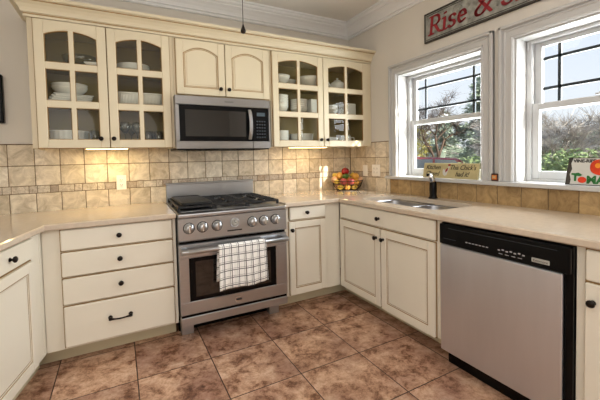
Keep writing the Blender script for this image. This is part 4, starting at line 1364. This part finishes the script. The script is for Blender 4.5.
# ================================================================== OUTSIDE
GZ = -0.45
b = MB(); b.box(TW, 60, -30, 60, GZ - .1, GZ, 'lawn'); o = struct(b.build('ground_lawn'))
def leaves(rnd, n, shape, size, m, core=None):
    b = MB(); k = b.mi(m)
    for _ in range(n):
        p = shape(rnd)
        d = Vector((rnd.gauss(0, 1), rnd.gauss(0, 1), rnd.gauss(0, 1))).normalized()
        e = d.orthogonal().normalized() * size * rnd.uniform(.5, 1.1)
        q = d * size * rnd.uniform(.7, 1.5)
        v = [b.bm.verts.new(p + w_) for w_ in (e * .5, q, -e * .5, -q)]
        b.bm.faces.new(v).material_index = k
    return b
def ell(c, rx, ry, rz, hollow=.55):
    def f(rnd):
        while True:
            v = Vector((rnd.uniform(-1, 1), rnd.uniform(-1, 1), rnd.uniform(-1, 1)))
            if hollow < v.length < 1: return Vector((c[0] + v.x * rx, c[1] + v.y * ry, c[2] + v.z * rz))
    return f
def shrub(x, y, rx, ry, hgt, m, label, seed, n=5000, size=.055, name='shrub', group='shrubs outside the windows'):
    rnd = random.Random(seed)
    t = thing(name, label, 'shrub', (x, y, GZ), 0, group)
    bumps = [(rnd.uniform(-.5, .5) * rx, rnd.uniform(-.5, .5) * ry, hgt * rnd.uniform(.35, .72), rnd.uniform(.45, .7)) for _ in range(7)]
    def f(r):
        cx, cy, cz, s = bumps[r.randrange(7)]
        p = ell((cx, cy, cz), rx * s, ry * s, min(hgt * .45, hgt - cz), .4)(r)
        p.z = max(.02, p.z); return p
    leaves(rnd, n, f, size, m).build('foliage', t)
    b = MB()
    for k in range(6):
        a = 2 * PI * k / 6
        b.tube([(0.05 * math.cos(a), .05 * math.sin(a), 0), (rx * .3 * math.cos(a), ry * .3 * math.sin(a), hgt * .35), (rx * .5 * math.cos(a), ry * .5 * math.sin(a), hgt * .65)], .02, 'bark', 5, radii=[.03, .02, .008])
    b.build('stems', t)
def bare_tree(x, y, hgt, label, seed, m='twig', r0=.09, levels=5, spread=.55, group='bare trees outside the windows', fork=.28, twigs=5, tm='drytwig'):
    rnd = random.Random(seed)
    t = thing('bare_tree', label, 'tree', (x, y, GZ), 0, group)
    tr, br, tw = MB(), MB(), MB()
    tips = []
    def grow(p, d, L, r, lv):
        n = 3
        pts = [p.copy()]; rad = [r]
        for k in range(n):
            d = (d + Vector((rnd.gauss(0, .13), rnd.gauss(0, .13), rnd.gauss(.05, .08)))).normalized()
            p = p + d * L / n
            pts.append(p.copy()); rad.append(r * (1 - .4 * (k + 1) / n))
        (tr if lv == levels else br).tube(pts, r, m, 5 if lv > 2 else 3, radii=rad)
        if lv <= 1: tips.append((p.copy(), d.copy()))
        if lv <= 0: return
        for k in range(3 if lv > 1 else 4):
            ax = Vector((rnd.gauss(0, 1), rnd.gauss(0, 1), rnd.gauss(0, .5))).normalized()
            nd = (d + ax * spread * rnd.uniform(.7, 1.4)).normalized()
            st = pts[rnd.choice((2, 3, 3))] if lv < levels else pts[rnd.choice((2, 3))]
            grow(st, nd, L * rnd.uniform(.6, .82), max(r * .55, .007), lv - 1)
    grow(Vector((0, 0, 0)), Vector((0, 0, 1)), hgt * fork, r0, levels)
    tr.build('trunk', t); br.build('branches', t)
    k = tw.mi(tm)
    for p, d in tips:
        for _ in range(twigs):
            q = (d + Vector((rnd.gauss(0, .6), rnd.gauss(0, .6), rnd.gauss(.1, .6)))).normalized()
            o_ = p - d * rnd.uniform(0, .3)
            e = q.orthogonal().normalized() * .008
            L = rnd.uniform(.15, .5)
            v = [tw.bm.verts.new(c) for c in (o_ - e, o_ + e, o_ + e * .5 + q * L, o_ - e * .5 + q * L)]
            tw.bm.faces.new(v).material_index = k
    tw.build('twigs', t)
def conifer(x, y, hgt, rad, label, seed, n=9000, group='evergreen trees outside the windows'):
    rnd = random.Random(seed)
    t = thing('evergreen_tree', label, 'tree', (x, y, GZ), 0, group)
    br = [(rnd.uniform(.12, .97), rnd.uniform(0, 2 * PI), rnd.uniform(.7, 1.1)) for _ in range(130)]
    def f(r):
        h_, a, s = br[r.randrange(len(br))]
        R_ = rad * (1 - h_) ** .8 * s
        u = r.random() ** .6
        return Vector((math.cos(a) * R_ * u + r.gauss(0, .10), math.sin(a) * R_ * u + r.gauss(0, .10), h_ * hgt - .25 * R_ * u + r.gauss(0, .07)))
    leaves(rnd, n, f, .09, 'conifer').build('foliage', t)
    b = MB(); b.tube([(0, 0, 0), (0, 0, hgt * .5), (0, 0, hgt * .97)], .1, 'bark', 8, radii=[.14, .08, .02]); b.build('trunk', t)
    b = MB()
    for h_, a, s in br[::2]:
        R_ = rad * (1 - h_) ** .8 * s
        b.tube([(0, 0, h_ * hgt), (math.cos(a) * R_ * .9, math.sin(a) * R_ * .9, h_ * hgt - .22 * R_)], .02, 'bark', 4, radii=[.025, .006])
    b.build('branches', t)
# second window: leafy shrubs in front, bare trees behind
shrub(5.6, .25, .85, .85, 1.75, 'leaf', 'dense green shrub outside the second window, mostly behind the tomato sign', 11)
shrub(6.0, 2.15, .85, .85, 1.72, 'leaf', 'dense green shrub low in the second window at the window frame side', 12)
shrub(7.4, -1.35, .9, .9, 2.0, 'leaf', 'green shrub beyond the right edge of the second window', 13)
shrub(10.5, 2.2, 1.3, 1.3, 2.3, 'conifer', 'dark evergreen bush among the bare trees in the second window', 14, 5000, .07)
bare_tree(9.2, 3.4, 5.2, 'grey bare tree at the window frame side of the second window', 21, levels=5, spread=.75, fork=.2)
bare_tree(8.8, 1.9, 5.0, 'grey bare tree in the middle of the second window', 22, levels=5, spread=.8, fork=.2)
bare_tree(9.0, .4, 5.4, 'grey bare tree at the right edge of the second window', 23, levels=5, spread=.8, fork=.2)
bare_tree(13.0, 4.2, 6.4, 'farther bare tree showing between the nearer two in the second window', 24, levels=5, spread=.8, fork=.2)
bare_tree(13.0, 1.5, 6.4, 'farther bare tree behind the dark evergreen bush', 25, levels=5, spread=.8, fork=.2)
# first window
bare_tree(10.2, 7.35, 6.4, 'tall bare tree rising through the upper panes of the first window', 31, 'bark', .12, 5, .6, fork=.25, twigs=9, tm='darktwig')
shrub(11.2, 9.35, .95, .95, 3.5, 'yellowleaf', 'yellow green bush at the left side of the first window', 33, 3500, .06)
conifer(13.6, 7.5, 5.6, 2.7, 'evergreen tree filling the right half of the first window', 41, 15000)
conifer(17.5, 12.9, 4.6, 2.9, 'farther evergreen behind the tall bare tree', 42, 13000)
conifer(21.5, 12.0, 5.6, 2.4, 'farther evergreen behind the evergreen of the first window', 43, 7000)
for k, (x, y, hh) in enumerate(((29, 29.5, 2.9), (29, 21.5, 2.7), (30, 14, 2.7), (30, 6.5, 2.5), (30, -1, 2.5), (30, -8.5, 2.5))):
    lb = ['distant bush low behind the red car', 'distant bush behind the evergreen trunks', 'distant bush beyond the wall between the windows',
          'distant bush behind the frame-side bare tree', 'distant bush behind the middle bare tree', 'distant bush at the far right beyond the second window'][k]
    shrub(x, y, 2.6, 2.6, hh, 'drytwig', lb, 60 + k, 4500, .14, group='distant bushes')

# red car seen through the first window
t = thing('car', 'red car parked outside, behind the cream sign in the first window', 'car', (8.6, 5.95, GZ), math.radians(127))
b = MB()
side = [(-2.1, .35), (-2.15, .75), (-2.0, .98), (-1.15, 1.06), (-.65, 1.52), (.75, 1.60), (1.75, 1.50), (2.05, 1.05), (2.12, .6), (2.05, .35)]
b.prism([(x, z) for x, z in side], 'y', -.86, .86, 'carred', .05)
b.build('body', t)
for s in (-1, 1):
    yy = s * .865
    b = MB()
    for poly in ([(-.92, 1.10), (-.55, 1.46), (.1, 1.50), (.1, 1.10)], [(.18, 1.10), (.18, 1.505), (.85, 1.52), (.85, 1.10)], [(.93, 1.10), (.93, 1.52), (1.62, 1.44), (1.80, 1.12)]):
        b.prism(poly, 'y', yy - .008, yy + .008, 'carglass')
    b.build('side_window', t)
b = MB(); b.prism([(-.72, -1.14 + 2.28 * 0), (-.72, .0), (-.70, .0)], 'y', -.01, .01, 'carglass'); b.bm.free()
for wx in (-1.35, 1.35):
    for s in (-1, 1):
        b = MB(); b.lathe([(0, -.11), (.2, -.11), (.31, -.10), (.335, -.05), (.335, .05), (.31, .10), (.2, .11), (0, .11)], 'rubber', Matrix.Translation((wx, s * .80, .335)) @ Matrix.Rotation(PI / 2, 4, 'X'), 24)
        b.lathe([(0, -.118), (.19, -.118), (.2, -.10)], 'steel', Matrix.Translation((wx, s * .80, .335)) @ Matrix.Rotation(PI / 2 * s, 4, 'X'), 18)
        b.build('wheel', t)

# ================================================================== LIGHT
w = bpy.data.worlds.new('sky'); S.world = w; w.use_nodes = True
n = w.node_tree; bg = n.nodes['Background']
tc = n.nodes.new('ShaderNodeTexCoord'); sx = n.nodes.new('ShaderNodeSeparateXYZ')
n.links.new(tc.outputs['Generated'], sx.inputs[0])
r = ramp(n, [(0.0, (232, 234, 238)), (0.15, (224, 229, 238)), (0.5, (196, 212, 240)), (1.0, (164, 192, 236))])
n.links.new(sx.outputs['Z'], r.inputs['Fac'])
n.links.new(r.outputs['Color'], bg.inputs['Color'])
bg.inputs['Strength'].default_value = 1.2

def lamp(name, kind, loc, energy, color=(1, 1, 1), size=None, sy=None, rot=None, to=None):
    l = bpy.data.lights.new(name, kind); l.energy = energy; l.color = color
    if kind == 'AREA':
        l.shape = 'RECTANGLE'; l.size = size; l.size_y = sy or size
    elif kind == 'SUN':
        l.angle = math.radians(0.8)
    elif size: l.shadow_soft_size = size
    o = bpy.data.objects.new(name, l); COL.objects.link(o); o.location = loc
    if to is not None:
        o.rotation_euler = (Vector(to) - Vector(loc)).to_track_quat('-Z', 'Y').to_euler()
    elif rot: o.rotation_euler = rot
    return o
sd = Vector((-.40, 1.0, -.525))
lamp('sun', 'SUN', (3, -6, 6), 12.0, (1, .93, .82), to=Vector((3, -6, 6)) + sd)
# added fill lights without fixtures, one overhead and two behind the viewer
lamp('ceiling_fill', 'AREA', (-1.95, -3.4, H - .02), 25, (.97, .985, 1), 2.8, 2.8, rot=(0, 0, 0))
lamp('room_fill', 'POINT', (-3.0, -4.2, 1.8), 24, (.98, .99, 1), .4)
lamp('room_fill', 'POINT', (-2.0, -4.7, 1.8), 16, (.98, .99, 1), .4)
# skylight at the two windows
for y0, y1 in (W1, W2):
    lamp('window_daylight', 'AREA', (.34, (y0 + y1) / 2, 1.5), 36, (.97, .985, 1), .75, .9, to=(-1, (y0 + y1) / 2, 1.35))
# under-cabinet lamps
lamp('under_cabinet', 'AREA', (-2.355, -.20, UZ0 - .006), 1.4, (1, .76, .34), .27, .06, rot=(0, 0, 0))
lamp('under_cabinet', 'AREA', (-.655, -.20, UZ0 - .006), .9, (1, .80, .5), .38, .06, rot=(0, 0, 0))

# ================================================================== CAMERA
def make_camera():
    f, cy = 341.038, 170.964
    ya, pi_, ro = math.radians(28.0646), math.radians(2.26437), math.radians(-1.28982)
    fw = Vector((math.sin(ya) * math.cos(pi_), math.cos(ya) * math.cos(pi_), -math.sin(pi_)))
    r0 = Vector((math.cos(ya), -math.sin(ya), 0)); u0 = r0.cross(fw)
    R_ = r0 * math.cos(ro) + u0 * math.sin(ro); U_ = -r0 * math.sin(ro) + u0 * math.cos(ro)
    cam = bpy.data.cameras.new('camera')
    cam.sensor_width = 36; cam.sensor_fit = 'HORIZONTAL'
    cam.lens = f * 36 / 600
    cam.shift_y = -(200 - cy) / 600
    cam.clip_start = .05; cam.clip_end = 200
    o = bpy.data.objects.new('camera', cam); COL.objects.link(o)
    m = Matrix((R_, U_, -fw)).transposed().to_4x4()
    m.translation = (-2.29251, -3.09421, 1.22966)
    o.matrix_world = m
    S.camera = o
make_camera()
S.view_settings.view_transform = 'Standard'
S.view_settings.look = 'None'
S.view_settings.gamma = 1.0
S.view_settings.exposure = 0.08
S.view_settings.use_curve_mapping = False
S.cycles.use_denoising = True
S.cycles.max_bounces = 10
S.cycles.transparent_max_bounces = 16
S.cycles.sample_clamp_indirect = 6.0
